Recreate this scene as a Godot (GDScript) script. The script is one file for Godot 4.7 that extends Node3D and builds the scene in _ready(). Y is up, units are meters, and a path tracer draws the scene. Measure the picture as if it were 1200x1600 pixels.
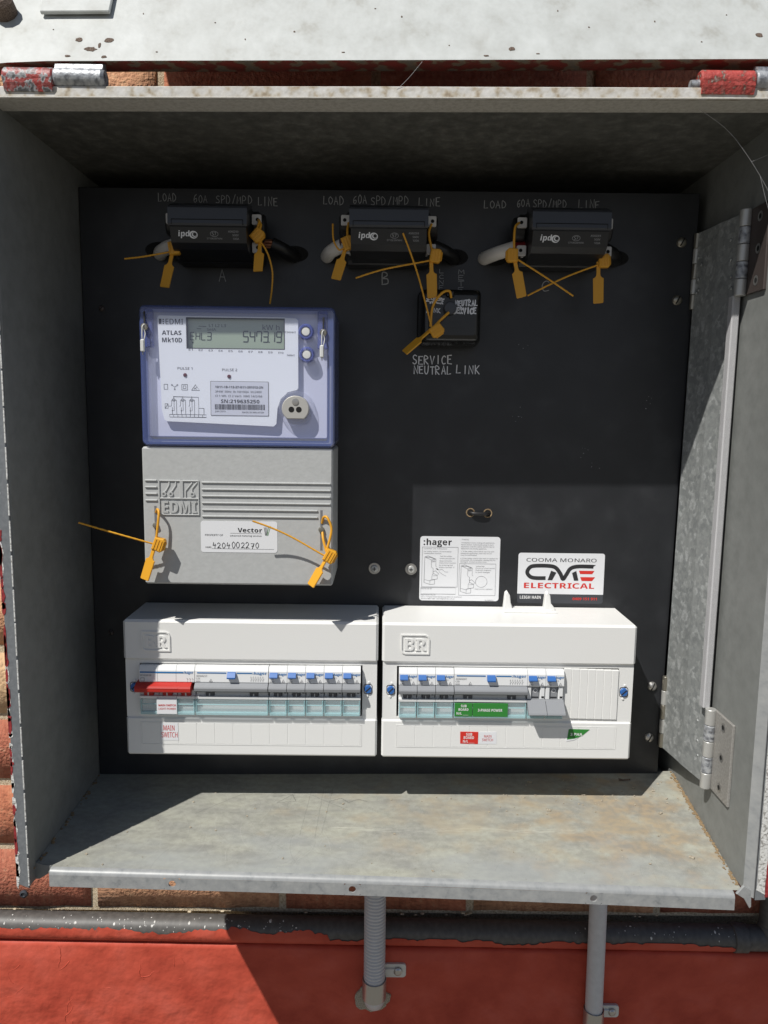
extends Node3D
# A surface mounted meter box on a brick wall: y up, metres. Shapes are written in millimetres and scaled by U.

const U := 0.001
const IDT := Transform3D.IDENTITY
var org := Vector3.ZERO
var M := {}
var rng := RandomNumberGenerator.new()
var taken := {}
var fonts := {}

func V(x: float, y: float, z: float) -> Vector3:
	return Vector3(x, y, z)

# ---------------------------------------------------------------- nodes
func numbered(called: String) -> String:
	var n: int = taken.get(called, 0)
	taken[called] = n + 1
	return called if n == 0 else "%s_%03d" % [called, n]

func thing(called: String, label: String, category: String, at: Vector3, group := "") -> Node3D:
	var o := Node3D.new()
	o.name = numbered(called)
	add_child(o)
	o.position = at * U
	org = at
	o.set_meta("label", label)
	o.set_meta("category", category)
	if group != "":
		o.set_meta("group", group)
	return o

func put(called: String, st: SurfaceTool, m: Material, parent: Node, label := "") -> MeshInstance3D:
	st.generate_normals()
	st.set_material(m)
	var o := MeshInstance3D.new()
	o.mesh = st.commit()
	o.name = called
	parent.add_child(o, true)
	if label != "":
		o.set_meta("label", label)
	return o

# ---------------------------------------------------------------- mesh helpers (millimetres, minus org)
func nst() -> SurfaceTool:
	var s := SurfaceTool.new()
	s.begin(Mesh.PRIMITIVE_TRIANGLES)
	s.set_smooth_group(-1)
	return s

func vx(s: SurfaceTool, p: Vector3, uv := Vector2(-9, 0)) -> void:
	s.set_uv(Vector2(p.x, p.y) * 0.01 if uv.x < -8.0 else uv)
	s.add_vertex((p - org) * U)

func tri(s, a: Vector3, b: Vector3, c: Vector3) -> void:
	vx(s, a); vx(s, b); vx(s, c)

func quad(s, a: Vector3, b: Vector3, c: Vector3, d: Vector3) -> void:
	tri(s, a, b, c); tri(s, a, c, d)

func quad_uv(s, p: Array, uv: Array) -> void:
	for i in [0, 1, 2, 0, 2, 3]:
		vx(s, p[i], uv[i])

func poly_out(s, pts: Array, c: Vector3) -> void:
	var mid := Vector3.ZERO
	for p in pts: mid += p
	mid /= pts.size()
	var n: Vector3 = (pts[1] - pts[0]).cross(pts[2] - pts[0])
	var flip := n.dot(mid - c) > 0.0     # front faces run clockwise
	for i in range(1, pts.size() - 1):
		if flip: tri(s, pts[0], pts[i + 1], pts[i])
		else: tri(s, pts[0], pts[i], pts[i + 1])

func cbox(s, a: Vector3, b: Vector3, ch := 0.0, t := IDT) -> void:
	s.set_smooth_group(-1)
	var c := (a + b) * 0.5
	var h := ((b - a) * 0.5).abs()
	ch = minf(ch, minf(h.x, minf(h.y, h.z)) * 0.95)
	var wc: Vector3 = t * c
	if ch <= 0.0:
		for ax in 3:
			for sg in [-1.0, 1.0]:
				var q := []
				for k in [[-1, -1], [1, -1], [1, 1], [-1, 1]]:
					var p := Vector3.ZERO
					p[ax] = sg * h[ax]; p[(ax + 1) % 3] = k[0] * h[(ax + 1) % 3]; p[(ax + 2) % 3] = k[1] * h[(ax + 2) % 3]
					q.append(t * (c + p))
				poly_out(s, q, wc)
		return
	var cp = func(sx: float, sy: float, sz: float, ax: int) -> Vector3:
		var p := Vector3(sx * (h.x - ch), sy * (h.y - ch), sz * (h.z - ch))
		p[ax] = [sx, sy, sz][ax] * h[ax]
		return t * (c + p)
	for ax in 3:
		var u := (ax + 1) % 3
		var w := (ax + 2) % 3
		for sg in [-1.0, 1.0]:
			var q := []
			for k in [[-1.0, -1.0], [1.0, -1.0], [1.0, 1.0], [-1.0, 1.0]]:
				var g := [0.0, 0.0, 0.0]
				g[ax] = sg; g[u] = k[0]; g[w] = k[1]
				q.append(cp.call(g[0], g[1], g[2], ax))
			poly_out(s, q, wc)
		for su in [-1.0, 1.0]:
			for sw in [-1.0, 1.0]:
				var g0 := [0.0, 0.0, 0.0]
				var g1 := [0.0, 0.0, 0.0]
				g0[ax] = -1.0; g1[ax] = 1.0; g0[u] = su; g1[u] = su; g0[w] = sw; g1[w] = sw
				poly_out(s, [cp.call(g0[0], g0[1], g0[2], u), cp.call(g1[0], g1[1], g1[2], u), cp.call(g1[0], g1[1], g1[2], w), cp.call(g0[0], g0[1], g0[2], w)], wc)
	for sx in [-1.0, 1.0]:
		for sy in [-1.0, 1.0]:
			for sz in [-1.0, 1.0]:
				poly_out(s, [cp.call(sx, sy, sz, 0), cp.call(sx, sy, sz, 1), cp.call(sx, sy, sz, 2)], wc)

func inset(poly: PackedVector2Array, d: float) -> PackedVector2Array:
	var n := poly.size()
	var area := 0.0
	for i in n: area += poly[i].cross(poly[(i + 1) % n])
	var sg := signf(area)
	var out := PackedVector2Array()
	for i in n:
		var e0 := (poly[i] - poly[(i + n - 1) % n]).normalized()
		var e1 := (poly[(i + 1) % n] - poly[i]).normalized()
		var n0 := Vector2(-e0.y, e0.x) * sg
		var n1 := Vector2(-e1.y, e1.x) * sg
		var m := n0 + n1
		var l := maxf(m.length_squared() * 0.5, 0.35)
		out.append(poly[i] + m * d / l)
	return out

# a polygon in xy pushed from z0 to z1, its far rim chamfered by ch
func ext(s, poly: PackedVector2Array, z0: float, z1: float, ch := 0.0, t := IDT, back := true) -> void:
	s.set_smooth_group(-1)
	var n := poly.size()
	var top := inset(poly, ch) if ch > 0.0 else poly
	var dz := ch * signf(z1 - z0)
	var idx := Geometry2D.triangulate_polygon(top)
	for i in range(0, idx.size(), 3):
		tri(s, t * V(top[idx[i]].x, top[idx[i]].y, z1), t * V(top[idx[i + 1]].x, top[idx[i + 1]].y, z1), t * V(top[idx[i + 2]].x, top[idx[i + 2]].y, z1))
	if back:
		idx = Geometry2D.triangulate_polygon(poly)
		for i in range(0, idx.size(), 3):
			tri(s, t * V(poly[idx[i]].x, poly[idx[i]].y, z0), t * V(poly[idx[i + 2]].x, poly[idx[i + 2]].y, z0), t * V(poly[idx[i + 1]].x, poly[idx[i + 1]].y, z0))
	for i in n:
		var a := poly[i]; var b := poly[(i + 1) % n]
		quad(s, t * V(a.x, a.y, z0), t * V(b.x, b.y, z0), t * V(b.x, b.y, z1 - dz), t * V(a.x, a.y, z1 - dz))
		if ch > 0.0:
			var c := top[i]; var d := top[(i + 1) % n]
			quad(s, t * V(a.x, a.y, z1 - dz), t * V(b.x, b.y, z1 - dz), t * V(d.x, d.y, z1), t * V(c.x, c.y, z1))

func flat(s, poly: PackedVector2Array, z: float, t := IDT) -> void:
	s.set_smooth_group(-1)
	var idx := Geometry2D.triangulate_polygon(poly)
	for i in range(0, idx.size(), 3):
		tri(s, t * V(poly[idx[i]].x, poly[idx[i]].y, z), t * V(poly[idx[i + 1]].x, poly[idx[i + 1]].y, z), t * V(poly[idx[i + 2]].x, poly[idx[i + 2]].y, z))

func rrect(x0: float, y0: float, x1: float, y1: float, r: float, k := 5) -> PackedVector2Array:
	var p := PackedVector2Array()
	for c in [[x1 - r, y1 - r, 0.0], [x0 + r, y1 - r, 90.0], [x0 + r, y0 + r, 180.0], [x1 - r, y0 + r, 270.0]]:
		for i in k:
			var a := deg_to_rad(c[2] + 90.0 * i / (k - 1))
			p.append(Vector2(c[0] + r * cos(a), c[1] + r * sin(a)))
	return p

func disc(cx: float, cy: float, rx: float, ry := -1.0, k := 20) -> PackedVector2Array:
	var p := PackedVector2Array()
	if ry < 0.0: ry = rx
	for i in k: p.append(Vector2(cx + rx * cos(TAU * i / k), cy + ry * sin(TAU * i / k)))
	return p

# a frame: outer polygon minus inner polygon with the same number of corners
func ring(s, a: PackedVector2Array, b: PackedVector2Array, z0: float, z1: float, t := IDT) -> void:
	s.set_smooth_group(-1)
	var n := a.size()
	for i in n:
		var j := (i + 1) % n
		quad(s, t * V(a[i].x, a[i].y, z1), t * V(a[j].x, a[j].y, z1), t * V(b[j].x, b[j].y, z1), t * V(b[i].x, b[i].y, z1))
		if z0 != z1:
			quad(s, t * V(a[i].x, a[i].y, z0), t * V(a[j].x, a[j].y, z0), t * V(a[j].x, a[j].y, z1), t * V(a[i].x, a[i].y, z1))
			quad(s, t * V(b[i].x, b[i].y, z1), t * V(b[j].x, b[j].y, z1), t * V(b[j].x, b[j].y, z0), t * V(b[i].x, b[i].y, z0))

func tube(s, pts: Array, r, sides := 8, caps := true, squash := 1.0) -> void:
	s.set_smooth_group(1)
	var n := pts.size()
	var rings := []
	var nrm := Vector3.ZERO
	for i in n:
		var d: Vector3 = ((pts[mini(i + 1, n - 1)] - pts[maxi(i - 1, 0)]) as Vector3).normalized()
		if i == 0:
			nrm = d.cross(Vector3.UP if absf(d.y) < 0.9 else Vector3.RIGHT).normalized()
		else:
			nrm = (nrm - d * nrm.dot(d)).normalized()
		var bi := d.cross(nrm)
		var rr: float = r[i] if r is Array else r
		var q := []
		for k in sides:
			var a := TAU * k / sides
			q.append(pts[i] + nrm * cos(a) * rr + bi * sin(a) * rr * squash)
		rings.append(q)
	for i in n - 1:
		for k in sides:
			var l := (k + 1) % sides
			quad(s, rings[i][k], rings[i][l], rings[i + 1][l], rings[i + 1][k])
	if caps:
		s.set_smooth_group(-1)
		for k in range(1, sides - 1):
			tri(s, rings[0][0], rings[0][k + 1], rings[0][k])
			tri(s, rings[n - 1][0], rings[n - 1][k], rings[n - 1][k + 1])

func curve(ctrl: Array, steps := 6) -> Array:
	var out := []
	var n := ctrl.size()
	for i in n - 1:
		var p0: Vector3 = ctrl[maxi(i - 1, 0)]
		var p1: Vector3 = ctrl[i]
		var p2: Vector3 = ctrl[i + 1]
		var p3: Vector3 = ctrl[mini(i + 2, n - 1)]
		for k in steps:
			out.append(p1.cubic_interpolate(p2, p0, p3, float(k) / steps))
	out.append(ctrl[n - 1])
	return out

# profile of (radius, height) turned about t's z axis
func lathe(s, prof: Array, t: Transform3D, sides := 20) -> void:
	for i in prof.size() - 1:
		s.set_smooth_group(2 + i)
		for k in sides:
			var a := TAU * k / sides
			var b := TAU * (k + 1) / sides
			var p: Vector2 = prof[i]
			var q: Vector2 = prof[i + 1]
			var A := t * V(p.x * cos(a), p.x * sin(a), p.y)
			var B := t * V(p.x * cos(b), p.x * sin(b), p.y)
			var C := t * V(q.x * cos(b), q.x * sin(b), q.y)
			var D := t * V(q.x * cos(a), q.x * sin(a), q.y)
			if p.x > 0.0 and q.x > 0.0: quad(s, A, B, C, D)
			elif p.x > 0.0: tri(s, A, B, C)
			else: tri(s, A, C, D)
	s.set_smooth_group(-1)

func at(p: Vector3, z_to := Vector3(0, 0, 1), turn := 0.0) -> Transform3D:
	var b := Basis.IDENTITY
	if z_to.distance_to(Vector3(0, 0, 1)) > 1e-4:
		var up := Vector3.UP if absf(z_to.y) < 0.95 else Vector3.RIGHT
		var x := up.cross(z_to).normalized()
		b = Basis(x, z_to.cross(x).normalized(), z_to.normalized())
	return Transform3D(b * Basis(Vector3(0, 0, 1), turn), p)

# profile (z, y) pushed along x from x0 to x1
func along_x(s, prof: PackedVector2Array, x0: float, x1: float, t := IDT) -> void:
	ext(s, prof, x0, x1, 0.0, t * Transform3D(Basis(V(0, 0, 1), V(0, 1, 0), V(1, 0, 0)), Vector3.ZERO))

# flat pen strokes: each line a ribbon of width w lying at height z of t
func ink(s, lines: Array, w: float, z: float, t := IDT, round_ends := true) -> void:
	s.set_smooth_group(-1)
	for l in lines:
		var pts: Array = l
		var n := pts.size()
		var L := []
		var Rr := []
		for i in n:
			var d := ((pts[mini(i + 1, n - 1)] as Vector2) - (pts[maxi(i - 1, 0)] as Vector2)).normalized()
			var nn := Vector2(-d.y, d.x) * w * 0.5
			if i > 0 and i < n - 1:
				var e: Vector2 = ((pts[i] as Vector2) - (pts[i - 1] as Vector2)).normalized()
				nn /= maxf(absf(d.dot(e)), 0.6)
			L.append(pts[i] + nn); Rr.append(pts[i] - nn)
		for i in n - 1:
			quad(s, t * V(L[i].x, L[i].y, z), t * V(L[i + 1].x, L[i + 1].y, z), t * V(Rr[i + 1].x, Rr[i + 1].y, z), t * V(Rr[i].x, Rr[i].y, z))
		if round_ends:
			for e in [pts[0], pts[n - 1]]:
				flat(s, disc(e.x, e.y, w * 0.5, -1.0, 6), z + 0.01, t)

# printed text: glyphs stretched between x0 and x1, capitals as tall as cap, standing on y
func text(s, words: String, x0: float, x1: float, y: float, cap: float, z: float, font := "sans", t := IDT, deep := 0.0, slant := 0.0) -> void:
	if not fonts.has(font):
		var f := SystemFont.new()
		f.font_names = PackedStringArray(["Droid Serif" if font == "serif" else "Droid Sans Mono" if font == "mono" else "Droid Sans"])
		f.font_weight = 700 if font == "bold" else 400
		fonts[font] = f
	var m := TextMesh.new()
	m.font = fonts[font]
	m.font_size = 48
	m.pixel_size = 1.0
	m.depth = deep / (cap / 34.3) if deep > 0.0 else 0.0
	m.curve_step = 3.0
	m.text = words
	m.vertical_alignment = VERTICAL_ALIGNMENT_BOTTOM
	var ar := m.get_mesh_arrays()
	var pv: PackedVector3Array = ar[Mesh.ARRAY_VERTEX]
	var ix = ar[Mesh.ARRAY_INDEX]
	var lo := 1e9; var hi := -1e9
	for p in pv:
		lo = minf(lo, p.x); hi = maxf(hi, p.x)
	var base := text_base(font)
	var sy := cap / 34.3
	var sx := (x1 - x0) / maxf(hi - lo, 0.001)
	if x1 <= x0: sx = sy
	s.set_smooth_group(-1)
	for i in (ix.size() if ix != null and ix.size() > 0 else pv.size()):
		var p: Vector3 = pv[ix[i]] if ix != null and ix.size() > 0 else pv[i]
		var yy := (p.y - base) * sy
		vx(s, t * V(x0 + (p.x - lo) * sx + slant * yy, y + yy, z + (p.z + m.depth * 0.5) * sy))

var bases := {}
func text_base(font: String) -> float:
	if bases.has(font): return bases[font]
	var m := TextMesh.new()
	m.font = fonts[font]
	m.font_size = 48
	m.pixel_size = 1.0
	m.depth = 0.0
	m.text = "H"
	m.vertical_alignment = VERTICAL_ALIGNMENT_BOTTOM
	var lo := 1e9
	for p in (m.get_mesh_arrays()[Mesh.ARRAY_VERTEX] as PackedVector3Array): lo = minf(lo, p.y)
	bases[font] = lo
	return lo

# handwriting: strokes of each capital in a unit square
var PEN := {
	"A": [[[0, 0], [.45, 1], [.95, 0]], [[.2, .38], [.8, .36]]], "B": [[[0, 0], [.02, 1], [.6, .95], [.7, .75], [.1, .55], [.75, .45], [.8, .15], [.5, .02], [0, 0]]],
	"C": [[[.9, .85], [.55, 1], [.15, .75], [.05, .35], [.35, .03], [.9, .1]]], "D": [[[.05, 0], [.05, 1], [.6, .85], [.9, .5], [.65, .12], [.05, 0]]],
	"E": [[[.9, 1], [.05, .97], [.05, .02], [.95, 0]], [[.05, .52], [.7, .54]]], "I": [[[.5, 0], [.5, 1]]], "K": [[[.05, 0], [.05, 1]], [[.85, 1], [.1, .48], [.95, 0]]],
	"L": [[[.1, 1], [.05, 0], [.9, .06]]], "M": [[[0, 0], [.1, 1], [.5, .4], [.88, 1], [1, 0]]], "N": [[[.02, 0], [.05, 1], [.9, .03], [.93, 1]]],
	"O": [[[.5, 1], [.12, .8], [.05, .35], [.4, 0], [.85, .2], [.95, .65], [.5, 1]]], "P": [[[.05, 0], [.07, 1], [.7, .95], [.85, .7], [.5, .48], [.07, .46]]],
	"R": [[[.05, 0], [.05, 1], [.7, .93], [.8, .7], [.1, .48], [.9, 0]]], "S": [[[.9, .88], [.5, 1], [.12, .8], [.3, .56], [.75, .42], [.85, .15], [.45, 0], [.05, .1]]],
	"T": [[[.5, 0], [.5, 1]], [[0, .98], [1, 1]]], "U": [[[.05, 1], [.08, .25], [.45, 0], [.85, .25], [.92, 1]]], "V": [[[.02, 1], [.45, 0], [.95, 1]]],
	"0": [[[.5, 1], [.12, .75], [.1, .3], [.45, 0], [.85, .25], [.9, .7], [.5, 1]]], "6": [[[.8, 1], [.3, .75], [.08, .3], [.4, 0], [.85, .2], [.7, .5], [.15, .35]]],
	"2": [[[.05, .8], [.4, 1], [.85, .8], [.7, .5], [.05, .03], [.5, .1], [1, .02]]], "4": [[[.25, 1], [.05, .45], [.9, .5]], [[.7, .75], [.6, -.1]]],
	"7": [[[.05, .95], [.9, 1], [.4, 0]], [[.25, .5], [.85, .52]]], "/": [[[.15, -.1], [.85, 1.1]]], " ": []}

func hand(s, words: String, x0: float, x1: float, y: float, h: float, w: float, z: float, t := IDT, wobble := 0.06, down := false) -> void:
	var n := words.length()
	var step := (x1 - x0) / n
	var lines := []
	for i in n:
		var ox := x0 + i * step + step * rng.randf_range(-wobble, wobble)
		var oy := y + h * rng.randf_range(-wobble, wobble)
		if down: oy = y - i * h * 1.35; ox = x0
		var gw := step * 0.72 if not down else (x1 - x0)
		var gh := h * rng.randf_range(0.9, 1.1)
		for st in PEN.get(words[i], []):
			var pts := []
			for p in st: pts.append(V(ox + p[0] * gw + rng.randf_range(-.03, .03) * gw, oy + p[1] * gh + rng.randf_range(-.03, .03) * gh, 0))
			var sm := curve(pts, 4) if words[i] in "OCSBDPR06UJ2" else pts
			var l := []
			for p in sm: l.append(Vector2(p.x, p.y))
			lines.append(l)
	ink(s, lines, w, z, t)

# ---------------------------------------------------------------- materials (colours are linear base colours)
func lin(r: float, g: float, b: float) -> Color:
	return Color(r, g, b).linear_to_srgb()

func mat(key: String, c: Color, rough := 0.6, metal := 0.0) -> StandardMaterial3D:
	var m := StandardMaterial3D.new()
	m.albedo_color = c
	m.roughness = rough
	m.metallic = metal
	m.metallic_specular = 0.5
	m.cull_mode = BaseMaterial3D.CULL_DISABLED
	M[key] = m
	return m

func noise(freq: float, seed_n: int, kind := FastNoiseLite.TYPE_SIMPLEX_SMOOTH, oct := 4) -> FastNoiseLite:
	var n := FastNoiseLite.new()
	n.noise_type = kind
	n.seed = seed_n
	n.frequency = freq
	n.fractal_octaves = oct
	return n

func ntex(size: int, n: FastNoiseLite, stops: Array) -> NoiseTexture2D:
	var t := NoiseTexture2D.new()
	t.width = size; t.height = size
	t.seamless = true
	t.seamless_blend_skirt = 0.2
	t.noise = n
	if stops.size() > 0:
		var g := Gradient.new()
		var off := PackedFloat32Array()
		var col := PackedColorArray()
		for st in stops:
			off.append(st[0]); col.append(st[1])
		g.offsets = off; g.colors = col
		t.color_ramp = g
	return t

# colour by noise, relief by another noise; span = metres that one tile covers
func rough_mat(key: String, stops: Array, span: float, freq: float, rough: float, metal := 0.0, relief := 0.0, relief_span := 0.0, relief_freq := 0.02, seed_n := 1, kind := FastNoiseLite.TYPE_SIMPLEX_SMOOTH) -> StandardMaterial3D:
	var m := mat(key, Color.WHITE, rough, metal)
	m.albedo_texture = ntex(512, noise(freq, seed_n, kind, 5), stops)
	m.uv1_triplanar = true
	m.uv1_world_triplanar = true
	m.uv1_scale = Vector3.ONE / span
	if relief > 0.0:
		m.heightmap_enabled = true
		m.heightmap_scale = relief
		m.heightmap_texture = ntex(512, noise(relief_freq, seed_n + 40, FastNoiseLite.TYPE_SIMPLEX_SMOOTH, 5), [])
	return m

# ---------------------------------------------------------------- camera, sky, sun, exposure
func _ready() -> void:
	rng.seed = 7
	var cam := Camera3D.new()
	cam.name = "camera"
	cam.fov = 67.55
	cam.near = 0.02
	cam.far = 60.0
	var yaw := Basis(Vector3.UP, -0.0043)
	var pitch := Basis(Vector3.RIGHT, -0.1295)
	var roll := Basis(Vector3(0, 0, 1), 0.0127)
	cam.transform = Transform3D(yaw * pitch * roll, Vector3(0.3187, 0.3829, 0.7636))
	add_child(cam)
	cam.current = true
	var sky_mat := ProceduralSkyMaterial.new()
	sky_mat.sky_top_color = Color(0.34, 0.43, 0.57)
	sky_mat.sky_horizon_color = Color(0.88, 0.89, 0.90)
	sky_mat.sky_curve = 0.14
	sky_mat.ground_horizon_color = Color(0.68, 0.66, 0.62)
	sky_mat.ground_bottom_color = Color(0.60, 0.58, 0.54)
	sky_mat.sun_angle_max = 0.0
	var sky := Sky.new()
	sky.sky_material = sky_mat
	var env := Environment.new()
	env.background_mode = Environment.BG_SKY
	env.sky = sky
	env.background_energy_multiplier = 0.85
	env.tonemap_mode = Environment.TONE_MAPPER_LINEAR
	env.tonemap_exposure = 0.95
	env.sdfgi_enabled = true
	env.ssao_enabled = true
	env.ssil_enabled = true
	var we := WorldEnvironment.new()
	we.name = "environment"
	we.environment = env
	add_child(we)
	var sun := DirectionalLight3D.new()
	sun.name = "sun"
	sun.light_energy = 1.6
	sun.light_color = Color(1.0, 0.985, 0.96)
	sun.light_angular_distance = 0.53
	sun.shadow_enabled = true
	sun.look_at_from_position(Vector3.ZERO, Vector3(0.88, -1.79, -1.0), Vector3.UP)
	add_child(sun)
	make_materials()
	make_wall()
	make_pipes()
	make_box()
	make_panel()
	make_bracket()
	make_meter()
	make_boards()
	make_fuses()
	make_link()
	make_seals()
	make_stickers()
	make_bits()

func make_materials() -> void:
	mat("board", lin(.76, .76, .74), .42)
	M.board.heightmap_enabled = true
	M.board.heightmap_scale = 0.006
	M.board.heightmap_texture = ntex(256, noise(.12, 5), [])
	M.board.uv1_triplanar = true; M.board.uv1_world_triplanar = true; M.board.uv1_scale = Vector3.ONE / 0.05
	mat("module", lin(.74, .75, .75), .38)
	mat("white_cell", lin(.62, .63, .62), .5)
	mat("lever", lin(.25, .26, .275), .4)
	mat("lever_dark", lin(.10, .105, .115), .4)
	mat("red_lever", lin(.46, .022, .014), .5)
	mat("blue", lin(.03, .13, .40), .4)
	mat("blue_ink", lin(.015, .16, .42), .5)
	mat("ink", lin(.02, .02, .022), .6)
	mat("grey_ink", lin(.16, .16, .17), .6)
	mat("red_ink", lin(.58, .03, .03), .5)
	mat("sign_red", lin(.62, .03, .02), .45)
	mat("sign_green", lin(.03, .22, .035), .45)
	mat("white_ink", lin(.78, .78, .78), .5)
	mat("paper", lin(.74, .75, .77), .4)
	mat("paper_blue", lin(.62, .65, .76), .4)
	mat("black", lin(.012, .012, .013), .45)
	mat("hole", lin(.006, .006, .006), .9)
	mat("fuse_body", lin(.016, .017, .019), .42)
	mat("fuse_cover", lin(.045, .049, .058), .36)
	mat("tab_zinc", lin(.62, .62, .58), .45, .2)
	mat("fuse_print", lin(.78, .79, .80), .5)
	mat("link_body", lin(.010, .010, .010), .22)
	mat("chalk", lin(.36, .365, .37), .8)
	mat("chalk_bright", lin(.80, .81, .84), .8)
	mat("seal", lin(.80, .40, .03), .45)
	M.seal.backlight_enabled = true
	M.seal.backlight = Color(.5, .3, .05)
	mat("cable_white", lin(.72, .69, .64), .45)
	mat("cable_black", lin(.012, .012, .012), .4)
	mat("cable_red", lin(.22, .012, .015), .4)
	mat("copper", lin(.5, .22, .12), .35, .8)
	mat("lug", lin(.62, .61, .59), .45)
	mat("zinc", lin(.50, .50, .48), .42, .45)
	mat("steel", lin(.5, .49, .47), .32, .85)
	mat("brass", lin(.33, .31, .26), .35, .8)
	mat("port_steel", lin(.50, .49, .46), .4, .3)
	mat("dark_metal", lin(.075, .06, .055), .5, .3)
	mat("meter_base", lin(.50, .51, .52), .5)
	mat("meter_plate", lin(.58, .61, .78), .55)
	mat("meter_label", lin(.80, .84, .93), .5)
	mat("meter_rim", lin(.13, .18, .46), .1)
	M.meter_rim.transparency = BaseMaterial3D.TRANSPARENCY_ALPHA
	M.meter_rim.albedo_color.a = 0.42
	mat("meter_pane", lin(.45, .5, .75), .06)
	M.meter_pane.transparency = BaseMaterial3D.TRANSPARENCY_ALPHA
	M.meter_pane.albedo_color.a = 0.10
	mat("meter_channel", lin(.10, .13, .42), .2)
	M.meter_channel.transparency = BaseMaterial3D.TRANSPARENCY_ALPHA
	M.meter_channel.albedo_color.a = 0.6
	mat("clear", lin(.62, .74, .76), .08)
	M.clear.transparency = BaseMaterial3D.TRANSPARENCY_ALPHA
	M.clear.albedo_color.a = 0.16
	mat("clear_edge", lin(.45, .72, .76), .12)
	M.clear_edge.transparency = BaseMaterial3D.TRANSPARENCY_ALPHA
	M.clear_edge.albedo_color.a = 0.42
	mat("lcd", lin(.34, .42, .335), .25)
	mat("lcd_ink", lin(.025, .035, .03), .4)
	mat("led", lin(.09, .004, .006), .2)
	rough_mat("terminal_cover", [[.1, lin(.425, .435, .43)], [.9, lin(.465, .475, .47)]], .2, .05, .5, 0.0, 0.008, 0.0, .09, 3)
	rough_mat("paint_red", [[.2, lin(.40, .062, .038)], [.55, lin(.49, .085, .052)], [.85, lin(.53, .105, .07)]], .5, .012, .5, 0.0, 0.2, 0.0, .03, 11)
	M.paint_red.metallic_specular = 0.25
	rough_mat("flake_red", [[.3, lin(.22, .02, .024)], [.7, lin(.34, .04, .04)]], .05, .02, .5, 0.0, 0.0, 0.0, .03, 12)
	rough_mat("flake_white", [[.25, lin(.30, .29, .27)], [.42, lin(.6, .6, .57)], [.8, lin(.72, .72, .70)]], .06, .03, .6, 0.0, 0.03, 0.0, .05, 13)
	rough_mat("weathered", [[.12, lin(.30, .24, .17)], [.3, lin(.46, .40, .31)], [.45, lin(.55, .52, .46)], [.6, lin(.61, .59, .55)], [.85, lin(.66, .65, .62)]], .30, .05, .8, 0.0, 0.05, 0.0, .05, 14)
	rough_mat("hinge_paint", [[.30, lin(.10, .10, .10)], [.42, lin(.30, .31, .32)], [.5, lin(.42, .42, .42)], [.58, lin(.34, .045, .04)], [.8, lin(.40, .06, .05)]], .06, .012, .5, 0.0, 0.03, 0.0, .04, 15)
	rough_mat("hinge_red", [[.16, lin(.30, .27, .24)], [.26, lin(.17, .10, .07)], [.34, lin(.36, .05, .042)], [.6, lin(.46, .075, .06)], [.85, lin(.52, .11, .095)]], .07, .02, .5, 0.0, 0.05, 0.0, .04, 15)
	rough_mat("hinge_grey", [[.16, lin(.12, .12, .13)], [.36, lin(.24, .25, .27)], [.5, lin(.36, .38, .40)], [.75, lin(.50, .51, .52)]], .06, .018, .45, .3, 0.02, 0.0, .05, 16)
	rough_mat("lid_inner", [[.08, lin(.34, .335, .30)], [.28, lin(.44, .452, .43)], [.5, lin(.49, .508, .49)], [.9, lin(.57, .59, .575)]], .30, .012, .5, 0.0, 0.01, 0.0, .1, 17)
	rough_mat("lid_edge", [[.22, lin(.26, .24, .20)], [.40, lin(.34, .26, .18)], [.5, lin(.24, .07, .055)], [.8, lin(.36, .06, .05)]], .12, .012, .6, 0.0, 0.03, 0.0, .05, 18)
	rough_mat("rust", [[.3, lin(.07, .045, .03)], [.7, lin(.20, .15, .12)]], .02, .03, .9, 0.0, 0.03, 0.0, .06, 19)
	rough_mat("galv_wall", [[.1, lin(.175, .182, .174)], [.5, lin(.205, .213, .204)], [.9, lin(.232, .240, .230)]], .35, .03, .5, 0.0, 0.004, 0.0, .1, 20)
	rough_mat("galv_shaded", [[.2, lin(.085, .085, .076)], [.5, lin(.115, .115, .103)], [.7, lin(.145, .145, .130)], [.9, lin(.19, .19, .172)]], .3, .03, .5, 0.0, 0.0, 0.0, .1, 21)  # wall sheet darkened: shade under the roof put into its colour
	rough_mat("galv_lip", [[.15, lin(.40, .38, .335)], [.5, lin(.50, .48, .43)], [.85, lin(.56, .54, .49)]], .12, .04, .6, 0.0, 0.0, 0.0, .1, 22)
	rough_mat("flange", [[.1, lin(.165, .178, .19)], [.5, lin(.195, .208, .22)], [.9, lin(.235, .248, .258)]], .16, .05, .5, .2, 0.006, 0.0, .1, 23)
	rough_mat("floor_lip", [[.08, lin(.20, .212, .218)], [.35, lin(.29, .30, .302)], [.9, lin(.37, .376, .368)]], .3, .04, .45, .1, 0.01, 0.0, .06, 24)
	rough_mat("hinge_leaf", [[.1, lin(.24, .23, .215)], [.5, lin(.30, .29, .27)], [.9, lin(.36, .35, .33)]], .06, .04, .45, .2, 0.0, 0.0, .1, 44)
	rough_mat("strip_bar", [[.3, lin(.42, .42, .43)], [.7, lin(.55, .55, .56)]], .02, .05, .6, 0.0, 0.03, 0.0, .12, 25)
	rough_mat("grime", [[.3, lin(.16, .10, .05)], [.6, lin(.34, .24, .13)], [.85, lin(.5, .42, .28)]], .02, .05, .95, 0.0, 0.04, 0.0, .1, 26)
	rough_mat("mortar", [[.2, lin(.40, .31, .20)], [.5, lin(.58, .48, .33)], [.85, lin(.68, .59, .44)]], .06, .03, .95, 0.0, 0.1, 0.0, .08, 27)
	rough_mat("render_broken", [[.3, lin(.30, .25, .18)], [.7, lin(.55, .5, .4)]], .03, .04, .95, 0.0, 0.06, 0.0, .08, 28)
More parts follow.
